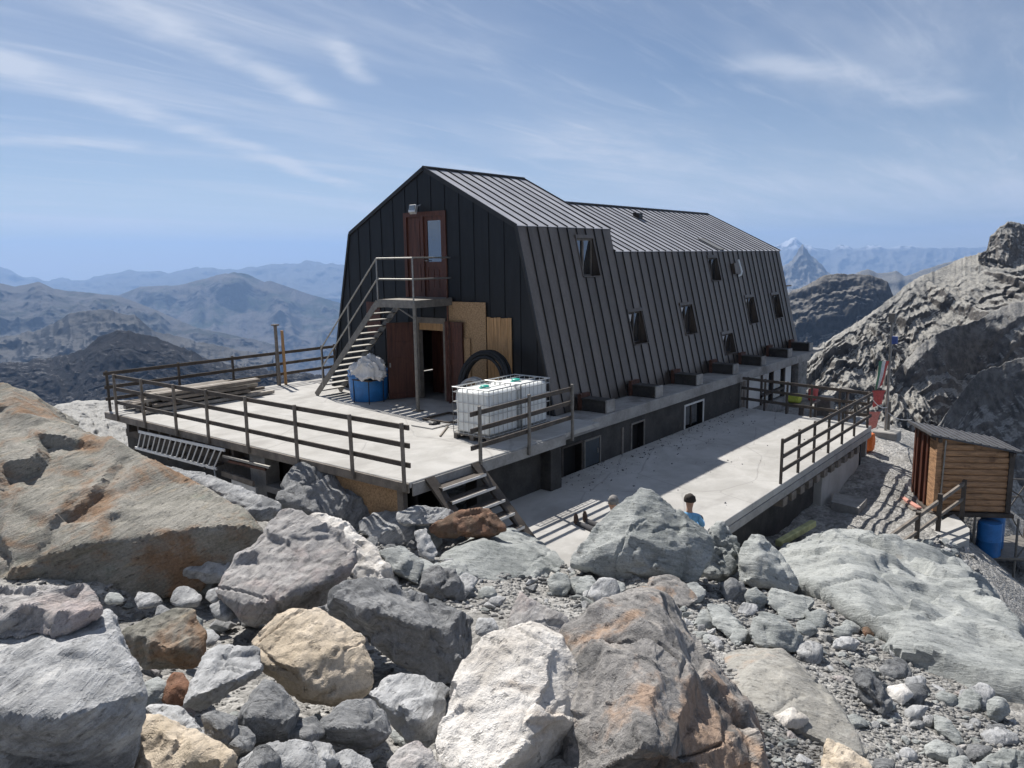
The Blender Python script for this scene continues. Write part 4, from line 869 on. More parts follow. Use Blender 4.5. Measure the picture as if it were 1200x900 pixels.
def backing(openings, u0, u1, topfn, brk, m3, o, name, mat, parent, z0=0.):
    us = sorted({u0, u1} | set(brk) | {v for q in openings for v in q[:2]}); us = [u for u in us if u0 <= u <= u1]; mb = MB()
    for c, d in zip(us[:-1], us[1:]):
        mid = (c+d)/2; holes = sorted([q[2:] for q in openings if q[0] <= mid <= q[1]]); lo = z0
        for h0, h1 in holes+[(None, None)]:
            t0, t1 = (h0, h0) if h0 is not None else (topfn(c+1e-6), topfn(d-1e-6))
            if max(t0, t1) > lo+.01: mb.add([m3(c, lo, o), m3(d, lo, o), m3(d, max(lo, t1), o), m3(c, max(lo, t0), o)], [(0, 1, 2, 3)])
            if h1 is not None: lo = h1
    return mb.build(name, mat, parent)
# slanted side wall and its seven windows
WINS = [(2.62, 3.47, 3.44, 4.50), (4.60, 5.39, 1.36, 2.32), (8.03, 8.89, 1.36, 2.33), (10.78, 11.70, .42, 1.14), (10.89, 11.68, 3.06, 3.88), (13.52, 14.38, 1.32, 2.33), (16.28, 17.12, 1.35, 2.31)]
def stop(u): return ZE if u < L1 else ZE2
n1, n2 = 10, 30
edges = list(np.linspace(0, L1, n1+1)) + list(np.linspace(L1, L2, n2+1))[1:]
side = backing(WINS, 0., L2, stop, [L1], side3, -.05, 'side_wall', DARKIN, hut)
clad(side, edges, stop, [L1], WINS, side3, .012, CLAD, (.016, .028))
for k, (a, b, c, d) in enumerate(WINS):
    yt = S_*d + .03                                   # upright window set into the leaning wall
    win = MB()
    t = .05
    for (x0, x1, z0, z1) in ((a, b, d-t, d), (a, b, c, c+t), (a, a+t, c+t, d-t), (b-t, b, c+t, d-t)): win.box((x0, yt-.02, z0), (x1, yt+.05, z1))
    xm = a+(b-a)*.45; win.box((xm-.03, yt-.03, c+t), (xm+.03, yt+.05, d-t))
    wo = win.build('window', WOODG if k == 0 else WOODD, hut)
    MB().box((a+t, yt+.015, c+t), (b-t, yt+.025, d-t)).build('pane', GLASS, wo)
    for x in (a, b):                                   # cheeks of the recess
        q = [side3(x, c, .03), side3(x, d, .03), np.array([x, yt+.05, d]), np.array([x, yt+.05, c])]
        sgn = -1 if x == a else 1
        MB().prism(q, (sgn*.03, 0, 0)).build('cheek', CLAD, wo)
    MB().prism([side3(a-.02, c, .06), side3(b+.02, c, .06), np.array([b+.02, yt+.05, c]), np.array([a-.02, yt+.05, c])], (0, 0, -.025)).build('sill', CLAD, wo)
    MB().prism([side3(a-.04, d, .014), side3(b+.04, d, .014), side3(b+.04, d+.10, .014), side3(a-.04, d+.10, .014)], SN*.03).build('head_flashing', CLAD, wo)
    if k in (1, 2, 3, 5):
        MB().prism([(a+t, yt+.012, d-t-.02), (xm-.03, yt+.012, d-t-.02), (a+t+.05, yt+.012, c+(d-c)*(.3 if k != 2 else .55))], (0, -.004, 0)).build('white_inset', SACK, wo)  # white triangle at the upper left of the pane
# little stove pipe outlet and white bent pipe
vo = MB(); vo.obox(side3(13.05, 3.45, .06), (.16, 0, 0), SN*.06, (0, .04, .2)); vo.build('vent_box', CLAD, hut)
MB().tube([side3(13.42, 3.78, .1), side3(13.42, 3.32, .14), side3(13.36, 3.2, .12), side3(13.28, 3.17, .03)], .04, 8).build('vent_pipe', WHITEP, hut, smooth=True)
MB().tube([side3(18.2, 2.62, .0), (18.75, .6, 2.62)], .035, 6).build('drain_spout', CLAD, hut)
# gable
def gtop(y):
    y = min(y, 2*MM-y)
    return y/S_ if y < E1 else ZE+(ZR-ZE)*(y-E1)/(MM-E1)
GOP = [(3.56, 5.20, 2.93, 5.30), (3.66, 4.82, 0, 2.36)]
gable = backing(GOP, 0., 2*MM, gtop, [E1, MM, 2*MM-E1], gab3, -.06, 'gable_wall', DARKIN, hut)
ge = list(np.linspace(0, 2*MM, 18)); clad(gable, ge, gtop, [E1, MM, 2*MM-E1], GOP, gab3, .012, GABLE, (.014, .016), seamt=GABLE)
# far gable, hidden side and roofs
MB().add([(L2, 0, 0), (L2, 2*MM, 0), (L2, 2*MM-E2, ZE2), (L2, MM, ZR2), (L2, E2, ZE2)], [(0, 1, 2, 3, 4)]).build('far_gable_wall', CLAD, hut)
MB().add([(0, 2*MM, 0), (L2, 2*MM, 0), (L2, 2*MM-E2, ZE2), (L1, 2*MM-E2, ZE2), (L1, 2*MM-E1, ZE), (0, 2*MM-E1, ZE)], [(0, 1, 2, 3, 4, 5)]).build('hidden_side_wall', CLAD, hut)
MB().add([(L1, E2, ZE2), (L1, E1, ZE), (L1, MM, ZR), (L1, 2*MM-E1, ZE), (L1, 2*MM-E2, ZE2), (L1, MM, ZR2)], [(0, 1, 2, 5), (5, 2, 3, 4)]).build('step_wall', CLAD, hut)
def roof(x0, x1, e, ze, zr, n, name, over):
    sl = unit((0, MM-e, zr-ze)); nr = unit((0, -(zr-ze), MM-e)); LEN = math.hypot(MM-e, zr-ze)
    base = np.array([0, e, ze]) - sl*over
    r3 = lambda u, t, o: base + np.array([u, 0, 0]) + sl*t + nr*o
    ro = MB().add([r3(x0, 0, -.03), r3(x1, 0, -.03), r3(x1, LEN+over, -.03), r3(x0, LEN+over, -.03)], [(0, 1, 2, 3)]).build(name, DARKIN, hut)
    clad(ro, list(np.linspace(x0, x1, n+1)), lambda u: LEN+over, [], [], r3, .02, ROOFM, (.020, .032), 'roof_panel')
    far = MB(); y2 = 2*MM
    far.add([(x0, y2-e+.06, ze-.02), (x1, y2-e+.06, ze-.02), (x1, MM, zr+.02), (x0, MM, zr+.02)], [(0, 1, 2, 3)]); far.build('far_roof_slope', CLAD, hut)
    MB().tube([(x0-.02, MM, zr+.03), (x1+.02, MM, zr+.03)], .055, 8).build('ridge_cap', SEAM, ro)
    mb = MB(); mb.beam(r3(x0-.015, 0, .0), r3(x0-.015, LEN+over, .0), .03, .12, nr); mb.build('verge_trim', SEAM, ro)
    mb = MB(); mb.beam(r3(x1+.015, 0, .0), r3(x1+.015, LEN+over, .0), .03, .12, nr); mb.build('verge_trim', SEAM, ro)
    mb = MB(); mb.beam(r3(x0, 0.0, -.05), r3(x1, 0., -.05), .03, .08, (0, 0, 1)); mb.build('eave_trim', SEAM, ro)
    return ro, r3
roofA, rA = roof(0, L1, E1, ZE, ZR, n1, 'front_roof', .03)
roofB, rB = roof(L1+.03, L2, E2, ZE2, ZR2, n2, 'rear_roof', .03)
MB().obox(rB(10.4, 2.9, .09), (.12, 0, 0), (0, .14, .02), (0, 0, .09)).build('roof_vent', SEAM, hut)
MB().obox(rB(12.3, .55, .05), (.2, 0, 0), unit((0, MM-E2, ZR2-ZE2))*.5, unit((0, -(ZR2-ZE2), MM-E2))*.015).build('roof_patch', STEEL, hut)
mb = MB(); mb.beam((-.02, 2*MM+.02, 0), (-.02, 2*MM-E1+.02, ZE), .07, .05, (1, 0, 0)); mb.build('corner_trim', SEAM, hut)
mb = MB(); mb.beam((-.02, -.02, 0), (-.02, E1-.02, ZE), .07, .05, (1, 0, 0)); mb.build('corner_trim', SEAM, hut)
mb = MB(); mb.beam((-.03, 2*MM-E1, ZE), (-.03, MM, ZR), .05, .1); mb.build('verge_trim', SEAM, hut)
# upper door
fr = MB()
y0, y1, z0, z1 = 3.56, 5.20, 2.93, 5.30
for q in ((y0, y0+.11, z0, z1), (y1-.11, y1, z0, z1), (y0+.11, y1-.11, z1-.13, z1), (4.42, 4.52, z0, z1-.13)): fr.box((-.05, q[0], q[2]), (.08, q[1], q[3]))
ud = fr.build('upper_door', WOODR, hut)
lp = MB(); lp.box((.0, 4.522, z0), (.05, y1-.112, z1-.132)); lp.box((-.012, 4.60, z0+.15), (.002, 5.02, 3.85)); lp.box((-.012, 4.60, 4.0), (.002, 5.02, z1-.25)); lp.build('side_panel', WOODR, ud)
lf = MB()
for q in ((3.672, 3.78, z0, 5.168), (4.31, 4.418, z0, 5.168), (3.78, 4.31, 5.05, 5.168), (3.78, 4.31, 3.78, 3.92), (3.78, 4.31, z0, 3.10)): lf.box((-.01, q[0], q[2]), (.05, q[1], q[3]))
lf.box((.005, 3.78, 3.10), (.04, 4.31, 3.78)); lf.box((-.005, 3.88, 3.2), (.006, 4.0, 3.7)); lf.box((-.005, 4.08, 3.2), (.006, 4.2, 3.7))
leaf = lf.build('door_leaf', WOODR, ud)
MB().box((.012, 3.78, 3.92), (.02, 4.31, 5.05)).build('door_glass', GLASS, leaf)
MB().box((.022, 3.80, 3.95), (.028, 4.05, 4.7)).build('white_inset', SACK, leaf)
MB().tube([(-.02, 4.36, 3.95), (-.07, 4.36, 3.95), (-.07, 4.26, 3.95)], .012, 6).build('door_handle', STEEL, leaf)
# floodlight
fl = MB(); fl.obox((-.28, 4.55, 5.36), (.05, .01, -.03), (0, .13, 0), (.03, 0, .10)); fl.tube([(-.02, 4.5, 5.5), (-.25, 4.5, 5.42)], .018, 6)
flo = fl.build('floodlight', ALU, hut, bevel=.008); MB().obox((-.338, 4.535, 5.39), (.006, 0, -.003), (0, .11, 0), (.003, 0, .08)).build('lamp_glass', GLASS, flo)
# lower doorway
fr = MB()
for q in ((3.66, 3.76, 0, 2.36), (4.72, 4.82, 0, 2.36), (3.76, 4.72, 2.2, 2.36)): fr.box((-.06, q[0], q[2]), (.10, q[1], q[3]))
ld = fr.build('lower_door', WOODG, hut)
MB().box((-.025, 3.76, 2.0), (.03, 4.72, 2.2)).build('transom_board', PINE, ld)
def leafmesh(p, q, z0, z1, name, parent):
    p = np.array([*p, 0.]); q = np.array([*q, 0.]); d = unit(q-p); nrm = np.array([d[1], -d[0], 0.]); L = np.linalg.norm(q-p)
    mb = MB(); mb.obox((p+q)/2+np.array([0, 0, (z0+z1)/2]), d*L/2, nrm*.015, (0, 0, (z1-z0)/2))
    H = z1-z0
    for u0, u1, v0, v1 in ((0, .1, 0, 1), (.9, 1, 0, 1), (.1, .9, 0, .07), (.1, .9, .47, .54), (.1, .9, .93, 1), (.1, .9, .71, .75)):
        mb.obox(p+d*L*(u0+u1)/2+np.array([0, 0, z0+H*(v0+v1)/2]), d*L*(u1-u0)/2, nrm*.032, (0, 0, H*(v1-v0)/2))
    o = mb.build(name, WOODR, parent)
    MB().obox(p+d*L*.93+np.array([0, 0, z0+H*.45])+nrm*-.04, d*.02, nrm*.02, (0, 0, .06)).build('door_latch', STEEL, o)
    return o
leafmesh((-.10, 4.86), (-.80, 5.26), .03, 2.22, 'door_leaf', ld)
leafmesh((-.10, 3.62), (-.16, 2.92), .03, 2.28, 'door_leaf', ld)
MB().box((.95, 3.3, 0), (1.0, 5.2, 2.4)).build('inner_door', WOODR, ld)
rb = MB()
for k in range(5): rb.box((.935, 3.4+.36*k, 0), (.949, 3.72+.36*k, 2.3))
rb.build('inner_boards', WOODR, ld)
# boarded window left of the stair
MB().box((-.04, 6.35, 1.75), (-.014, 6.95, 2.75)).build('wooden_shutter', WOODR, hut)
# ledge, beam ends, lower storey
MB().box((-1.5, -.98, -.33), (16.95, .25, -.02)).build('ledge', CONC2, hut, bevel=.012)
for x in (1.07, 3.72, 6.36, 9.17, 11.70, 14.45, 16.97):
    b = MB(); w_ = .40
    b.box((x+.03, -.86, -.015), (x+w_-.03, .12, .30)); b.box((x, -.86, -.018), (x+w_, .10, .02)); b.box((x-.01, -.86, .28), (x+w_+.01, .2, .315))
    bo = b.build('beam_end', CONCD, hut); MB().box((x-.005, -.905, -.01), (x+w_+.005, -.862, .32)).build('end_plate', CONC2, bo)
    MB().box((x-.03, -.12, -.015), (x+w_+.03, -.02, .42)).build('rusty_bracket', RUSTY, bo)
LT = -1.26
LOP = [(-.93, -.12, -1.24, -.54), (.03, .71, -1.24, -.56), (2.34, 3.0, -1.24, -.54), (5.55, 6.8, -1.24, -.54)]
low3 = lambda u, z, o: np.array([u, -.90-o, z])
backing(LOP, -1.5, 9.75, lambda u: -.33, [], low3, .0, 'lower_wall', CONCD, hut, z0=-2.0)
for a, b, c, d in LOP:
    MB().box((a, -.72, c-.2), (b, -.70, d)).box((a-.02, -.899, c-.2), (a+.001, -.699, d)).box((b-.001, -.899, c-.2), (b+.02, -.699, d)).box((a, -.899, d-.001), (b, -.699, d+.02)).build('niche', DARKIN, hut)
def lframe(o, mat, parent, name, t=.045):
    a, b, c, d = o; f = MB(); f.box((a-t, -.93, c), (a, -.88, d+t)); f.box((b, -.93, c), (b+t, -.88, d+t)); f.box((a, -.93, d), (b, -.88, d+t)); return f.build(name, mat, parent)
w1 = lframe(LOP[0], WOODD, hut, 'hatch'); w2 = lframe(LOP[1], STEELD, hut, 'cellar_door')
MB().box((.04, -.91, -1.22), (.70, -.885, -.57)).build('door_leaf', simple('blue_grey_paint', (.03, .04, .05), .5, .25, 6), w2); MB().box((.6, -.93, -.95), (.63, -.912, -.83)).build('door_handle', STEEL, w2)
w3 = lframe(LOP[2], STEELD, hut, 'cellar_door'); MB().box((1.82, -.925, -1.24), (1.9, -.902, -.52)).build('door_post', WOODG, w3)
w4 = lframe(LOP[3], WHITEW, hut, 'lower_window', .05); MB().box((5.56, -.80, -1.24), (6.79, -.79, -.55)).build('pane', GLASS, w4); MB().box((6.15, -.83, -1.24), (6.19, -.80, -.55)).build('glazing_bar', WOODD, w4)
# far lower storey: stone piers, white panels, a doorway
pier = MB(); pier.box((15.55, -.95, -3.2), (16.6, 1.5, -.335)); pier.box((9.75, -.93, -3.2), (10.3, .5, -.335)); pier.box((10.3, -.80, -3.2), (16.6, -.3, -1.55)); pier.build('stone_pier', STONEM, hut)
MB().box((9.78, -.95, -1.9), (9.95, -.931, -.34)).build('timber_cladding', WOODG, hut); MB().box((10.0, -.95, -1.9), (10.16, -.931, -.34)).build('timber_cladding', WOODG, hut)
MB().box((10.3, -.72, -1.55), (12.1, -.68, -.335)).build('white_panel', WHITEW, hut); MB().box((14.55, -.74, -2.4), (15.3, -.70, -.335)).build('white_panel', WHITEW, hut)
MB().box((12.1, -.70, -2.6), (15.55, -.66, -.335)).build('dark_glazing', GLASS, hut)
mb = MB()
for x in (12.1, 13.2, 14.45): mb.box((x, -.78, -2.6), (x+.1, -.701, -.335))
mb.box((12.1, -.78, -1.25), (14.5, -.70, -1.17)); mb.build('door_frame', WOODD, hut)

# ------------------------------------------------------------------ front platform
PF, PA, PB = -6.40, -1.36, 10.55
plat = thing('concrete_platform', 'raised pale concrete platform in front of the hut gable', 'platform', (-3.2, 4.6, -1.6))
MB().box((PF, PA, -.11), (-.0, PB, 0)).build('slab', CONC, plat, bevel=.012)
MB().box((0.0, -.97, -.118), (L2+.3, PB, -.025)).build('rear_slab', CONC2, plat)
MB().box((PF-.04, PA, -.19), (PF-.004, PB, -.02)).build('edge_board', WOODG, plat)
MB().box((PF+.05, PA-.035, -.26), (-1.5, PA-.004, -.03)).build('edge_board', CONC2, plat)
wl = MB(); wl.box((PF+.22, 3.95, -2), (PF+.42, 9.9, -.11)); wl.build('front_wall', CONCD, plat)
MB().box((PF+.14, 3.35, -2), (PF+.5, 3.93, -.13)).build('rendered_pier', CONC2, plat)
MB().box((PF+.6, 1.6, -2), (PF+.7, 3.35, -.12)).build('opening_shade_sheet', DARKIN, plat)  # near-black sheet filling the opening, painted as the shade inside it
MB().box((PF+.1, 2.55, -1.02), (PF+.5, 3.35, -.88)).build('sill_block', CONC2, plat)
MB().box((PF+.08, -.95, -1.0), (PF+.11, 1.62, -.115)).build('plywood_panel', OSBM, plat)
MB().box((PF+.05, -1.12, -1.1), (PF+.16, -.96, -.115)).build('timber_post', WOODG, plat)
MB().box((PF+.35, PA+.2, -2), (PF+.4, -1.0, -.12)).build('opening_shade_sheet', DARKIN, plat)  # another near-black sheet, shade painted under the slab
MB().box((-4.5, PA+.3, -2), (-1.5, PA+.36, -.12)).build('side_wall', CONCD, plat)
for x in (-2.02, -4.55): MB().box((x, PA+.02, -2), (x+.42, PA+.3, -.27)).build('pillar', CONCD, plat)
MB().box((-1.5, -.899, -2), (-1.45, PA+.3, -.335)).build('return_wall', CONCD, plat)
MB().box((PF+1.1, -1.0, -2), (PF+1.2, 10.2, -.12)).build('added_back_wall', DARKIN, plat)  # added dark wall that closes off the bright view through the piers
for k in range(10):
    y = 4.3+.55*k; MB().box((PF-.02, y, -.42), (PF+.21, y+.09, -.195)).build('joist_end', WOODD, plat)
MB().box((PF+.15, 3.97, -.62), (PF+.215, 9.8, -.42)).build('cross_beam', WOODD, plat)

def railing(name, label, posts, rails, post_mat, rail_mat, pz0, pz1, off, group='railings round the hut', psz=.06, rsz=(.035, .095), ext=(.12, .12), zfun=None, rail_labels=None):
    """posts: list of (x,y). rails: heights. off: sideways offset of rails from posts"""
    P = [np.array(p, float) for p in posts]; c = np.mean(P, axis=0)
    zf = zfun or (lambda p: 0.)
    t = thing(name, label, 'railing', (c[0], c[1], zf(c)+pz0), group)
    d = unit(P[-1]-P[0]); nrm = np.array([d[1], -d[0]])
    for k, p in enumerate(P):
        j = RNG.normal(size=4)*.006
        mb = MB(); z = zf(p)
        mb.beam((p[0], p[1], z+pz0), (p[0]+j[0]*2, p[1]+j[1]*2, z+pz1), psz, psz, (d[0], d[1], 0)); mb.build('post', post_mat, t, bevel=.006)
    a = P[0]-d*ext[0]+nrm*off; b = P[-1]+d*ext[1]+nrm*off
    for h in rails:
        j = RNG.normal(size=2)*.012
        MB().beam((a[0], a[1], zf(P[0])+h+j[0]), (b[0], b[1], zf(P[-1])+h+j[1]), rsz[0], rsz[1]).build('rail', rail_mat, t, bevel=.005)
    return t
R3 = (1.04, .70, .34)
ys = [9.73, 8.22, 6.65, 5.22, 3.62, 1.85, .12, -1.30]
railing('front_railing', 'long dark wooden railing along the front edge of the platform', [(PF-.075, y) for y in ys], R3, WOODG, WOODD, -.16, 1.11, -.05)
railing('back_railing', 'dark wooden railing along the far left side of the platform', [(-6.3, PB-.06), (-4.26, PB-.06), (-2.49, PB-.06), (-.9, PB-.06), (.95, PB-.06), (1.46, PB-.06)], R3, WOODD, WOODD, -.1, 1.12, .05)
railing('side_railing', 'short wooden railing beside the white water tanks', [(-4.52, PA-.07), (-2.93, PA-.07), (-1.28, PA-.07)], (1.0, .66, .32), STEELD, WOODD, -.2, 1.12, -.05, ext=(.22, .0))

# steel staircase up to the upper door
st = thing('steel_staircase', 'grey steel staircase rising to a landing at the upper door', 'staircase', (-.8, 5.2, 0))
XO, XI, YL0, YL1, ZL = -1.5, -.06, 3.40, 4.78, 2.93
MB().box((XO, YL0, ZL-.06), (XI, YL1, ZL)).build('landing', STEELD, st)
for x in (XO-.03, XI): MB().box((x, YL0, ZL-.20), (x+.03, YL1, ZL+.01)).build('landing_beam', STEELD, st)
for y in (YL0-.03, YL1): MB().box((XO, y, ZL-.20), (XI, y+.03, ZL+.0)).build('landing_beam', STEELD, st)
YB = 7.70
for x in (XO, -.62): mb = MB(); mb.beam((x, YL1+.02, ZL-.08), (x, YB, 0.02), .03, .17, (0, 1, 1)); mb.build('stringer', STEELD, st)
for k in range(14):
    f = (k+1)/15; y = YL1+(YB-YL1)*f; z = ZL*(1-f)
    MB().box((XO+.016, y-.12, z-.035), (-.637, y+.12, z)).build('tread', STEEL, st)
MB().tube([(XO, 3.38, 0), (XO, 3.38, ZL-.06)], .05, 10).build('landing_post', STEELD, st, smooth=True); MB().box((XO-.12, 3.26, 0), (XO+.12, 3.5, .02)).build('base_plate', STEELD, st)
MB().tube([(-.2, YL0+.03, 0), (-.2, YL0+.03, ZL+1.1)], .022, 8).build('landing_post', RUSTY, st)
MB().tube([(XO, 3.38, 2.45), (XO+.05, 4.3, ZL-.1)], .02, 6).build('knee_brace', STEELD, st)
for y in (YL0, YL1): MB().tube([(XO, y, ZL-.1), (XO, y, ZL+1.1)], .022, 8).build('rail_post', STEEL, st)
for h in (1.1, .55):
    MB().tube([(XO, YL0, ZL+h), (XO, YL1, ZL+h)], .022, 8).build('guard_rail', STEEL, st)
    MB().tube([(XO, YL1, ZL+h), (XO, 7.35, ZL*(1-(7.35-YL1)/(YB-YL1))+h), ] + ([(XO, 7.35, .3)] if h > 1 else []), .022, 8).build('handrail', STEEL, st)
MB().tube([(XI, YL0, ZL+1.1), (XO, YL0, ZL+1.1)], .022, 8).build('guard_rail', STEEL, st); MB().tube([(XI, YL0, ZL+.55), (XO, YL0, ZL+.55)], .022, 8).build('guard_rail', STEEL, st)
MB().tube([(XO, 6.05, ZL*(1-(6.05-YL1)/(YB-YL1))), (XO, 6.05, ZL*(1-(6.05-YL1)/(YB-YL1))+1.1)], .022, 8).build('rail_post', STEEL, st)

# steps down to the lower terrace
s2 = thing('lower_steps', 'metal edged wooden steps from the platform down to the lower terrace', 'steps', (-5.2, -2.2, -1.4))
xa, xb = -5.92, -4.64; ya, yb, zb = PA-.02, -2.78, -1.31
for x in (xa, xb): mb = MB(); mb.beam((x, ya, -.02), (x, yb, zb), .05, .24, (0, 1, 1)); mb.build('stringer', WOODD, s2)
n = 6
for k in range(n):
    f = (k+.75)/n; y = ya+(yb-ya)*f; z = zb*f
    MB().box((xa+.026, y-.13, z-.05), (xb-.026, y+.11, z-.01)).build('tread', WOODD, s2)
    MB().box((xa+.026, y-.145, z-.055), (xb-.026, y-.131, z-.004)).build('nosing', ALU, s2)
# ------------------------------------------------------------------ lower terrace
def tz(y): return -1.24 - .035*(-.9-y)
TX0, TX1, TY = -5.2, 9.9, -5.17
ter = thing('lower_terrace', 'pale concrete terrace half in the shadow of the hut', 'terrace', (2.4, -3, -1.7))
def sheet(x0, x1, y0, y1, z0, z1): return MB().prism([(x0, y0, z0), (x0, y1, z1), (x0, y1, z1-.16), (x0, y0, z0-.16)], (x1-x0, 0, 0))
sheet(TX0, TX1, -.905, TY, tz(-.9), tz(TY)).build('slab', CONC, ter, bevel=.01)
zt = tz(TY)
MB().box((TX0, TY-.012, zt-.36), (TX1, TY+.10, zt-.17)).build('edge_beam', CONC2, ter, bevel=.01)
for k in range(11): x = 2.0+.62*k; MB().box((x, TY-.04, zt-.56), (x+.3, TY+.2, zt-.365)).build('joist_block', WOODG, ter)
MB().box((TX0, TY+.25, -3.6), (5.2, TY+.45, zt-.3)).build('retaining_wall', CONCD, ter)
MB().box((5.2, TY+.03, -3.7), (8.75, TY+.45, zt-.57)).build('pale_wall', CONC, ter, bevel=.015)
MB().box((8.76, TY+.0, -3.6), (8.84, TY+.3, zt-.37)).build('drain_pipe', RUBBER, ter)
MB().box((9.72, TY+.1, -3.6), (9.88, -1.0, zt-.36)).build('end_wall', CONC2, ter)
railing('terrace_railing', 'long dark railing along the outer edge of the lower terrace', [(x, TY+.04) for x in (2.0, 3.2, 4.4, 5.62, 6.88, 8.1, 9.55)], R3, WOODD, WOODD, -.18, 1.10, .045, zfun=lambda p: zt, ext=(.05, .2))
railing('terrace_end_railing', 'dark railing across the far end of the lower terrace', [(9.82, y) for y in (-1.15, -1.75, -2.5, -3.3, -4.2, -5.05)], R3, WOODD, WOODD, -.05, 1.10, .045, zfun=lambda p: tz(p[1]), ext=(.2, .1))

# grit and small stones swept against the hut wall
VS, TS = [], []; base = 0
for k in range(520):
    x = RNG.uniform(-1.4, 9.6); y = -.93-abs(RNG.normal())*.55 if k < 440 else RNG.uniform(-5, -1); s = float(.010+.03*RNG.random()**3); V, T = SPROT[int(RNG.integers(0, 8))]
    VS.append(V*s*RNG.uniform(.7, 1.3, 3)+np.array([x, max(y, -5.0), tz(max(y, -5.0))+s*.3])); TS.append(T+base); base += len(V)
tag(link('grit', mesh_np('grit', np.concatenate(VS), np.concatenate(TS), G3, smooth=False)), 'dark grit and small stones along the hut wall on the lower terrace', 'grit', None, 'stuff')

# ------------------------------------------------------------------ things on the platform
CAGE = simple('cage_steel', (.50, .50, .49), .5, .15, 10, .1, .5)
def ibc(name, label, x0, y0, mat_pal, flip=False):
    W, Dp, H = 1.10, 1.06, 1.17
    t = thing(name, label, 'water tank', (x0+W/2, y0+Dp/2, 0), 'white water tanks on pallets')
    for j in range(3):
        y = y0+j*(Dp-.1)/2
        MB().box((x0, y, 0), (x0+W, y+.1, .025)).build('pallet_runner', WOODG, t)
        for i in range(3): x = x0+i*(W-.13)/2; MB().box((x, y, .026), (x+.13, y+.1, .10)).build('pallet_block', WOODG, t)
    MB().box((x0, y0, .101), (x0+W, y0+Dp, .13)).build('pallet_deck', STEELD, t)
    bm = MB().box((x0+.03, y0+.03, .135), (x0+W-.03, y0+Dp-.03, H-.06)); tank = bm.build('tank', WHITEP, t, bevel=.07, smooth=True)
    MB().lathe((x0+W*.5, y0+Dp*.55, H-.065), [(.13, 0), (.13, .02), (.10, .025), (.10, .06), (.085, .07)], 20).build('lid', TEAL, tank, smooth=True)
    cg = MB(); r = .008
    for z in (.15, .40, .62, .84, 1.06):
        if z in (.4, .84): zz_ = lambda s: z
        P = [(x0, y0, z), (x0+W, y0, z), (x0+W, y0+Dp, z), (x0, y0+Dp, z), (x0, y0, z)]
        cg.tube(P, r, 6)
    for i in range(8):
        u = i/7
        for q in ((x0+W*u, y0), (x0+W*u, y0+Dp), (x0, y0+Dp*u), (x0+W, y0+Dp*u)): cg.tube([(q[0], q[1], .13), (q[0], q[1], H)], r, 5)
    cg.tube([(x0-.004, y0-.004, H), (x0+W+.004, y0-.004, H), (x0+W+.004, y0+Dp+.004, H), (x0-.004, y0+Dp+.004, H), (x0-.004, y0-.004, H)], .014, 8)
    for v in (.3, .72): cg.tube([(x0, y0+Dp*v, H), (x0+W, y0+Dp*v, H)], .009, 6)
    cg.build('cage', CAGE, t)
    return t
ibc('water_tank', 'caged white water tank nearer the lower steps, green lid', -3.30, -.64, WOODG)
ibc('water_tank', 'caged white water tank against the hut corner, green lid', -2.17, -.64, WOODG)
# plywood and pine boards on the gable
tag(MB().box((-.075, 2.17, .02), (-.05, 3.50, 2.83)).build('strand_board_sheet', OSBM), 'tall strand board sheet standing against the gable beside the door', 'board')
tag(MB().box((-.13, 2.70, .02), (-.10, 3.02, 1.85)).build('strand_board_offcut', OSBM), 'narrow strand board strip leaning beside the open door leaf', 'board')
pb = thing('pine_board_panel', 'panel of upright yellow pine boards fixed to the gable', 'panel', (-.05, 1.72, 0))
for k in range(7): y = 1.31+.119*k; MB().box((-.062-.004*(k % 2), y, .4), (-.035, y+.112, 2.45-.01*(k % 3))).build('pine_board', PINE, pb)
# hose coils
def coil(name, label, c, R, r, n, mat, tilt=.25, ax=(-1, 0, 0)):
    mb = MB(); c = np.array(c, float); rr_ = np.random.default_rng(int(R*1000)); N = 48
    for k in range(n):
        a0 = rr_.uniform(0, 6.28); Rk = R*(1-.07*(k % 3)) + rr_.normal()*.012; oy = (k//3)*r*1.9
        pts = []
        for i in range(N+1):
            a = a0+2*math.pi*i/N
            pts.append(c+np.array([-oy-.02*k - math.sin(a)*tilt*-Rk, math.cos(a)*Rk, math.sin(a)*Rk+rr_.normal()*.003]))
        mb.tube(pts, r, 7, cap=False)
    return solo(mb, name, mat, label, 'hose', smooth=True)
coil('hose_coil', 'big coil of thick black pipe leaning against the gable', (-.62, 1.72, .79), .80, .045, 6, RUBBER)
coil('hose_coil', 'smaller coil of grey hose behind the white water tanks', (-1.12, 1.75, .50), .48, .028, 5, GREYH)
# blue tub, sack, little table
tb = thing('blue_tub', 'big blue plastic tub under the outside staircase', 'tub', (-1.12, 5.95, 0))
mb = MB(); mb.lathe((-1.05, 5.82, 0.01), [(.50, 0), (.54, .1), (.57, .5), (.58, .82), (.60, .87), (.56, .87), (.54, .82), (.50, .12)], 28); mb.build('tub_body', BLUEP, tb, smooth=True)
MB().lathe((-1.05, 5.82, .72), [(.605, 0), (.605, .03), (.585, .035)], 28).build('rim_band', BLUEP, tb)
tb2 = thing('folding_table', 'small dark table standing under the white sack', 'table', (-1.35, 5.45, 0))
MB().box((-1.65, 5.15, .64), (-1.05, 5.85, .67)).build('table_top', WOODD, tb2)
for x in (-1.62, -1.08):
    for y in (5.18, 5.82): MB().tube([(x, y, 0), (x, y, .64)], .014, 6).build('leg', RUBBER, tb2)
bm = bmesh.new(); bmesh.ops.create_icosphere(bm, subdivisions=5, radius=1)
V = np.array([v.co[:] for v in bm.verts]); V0 = V.copy()
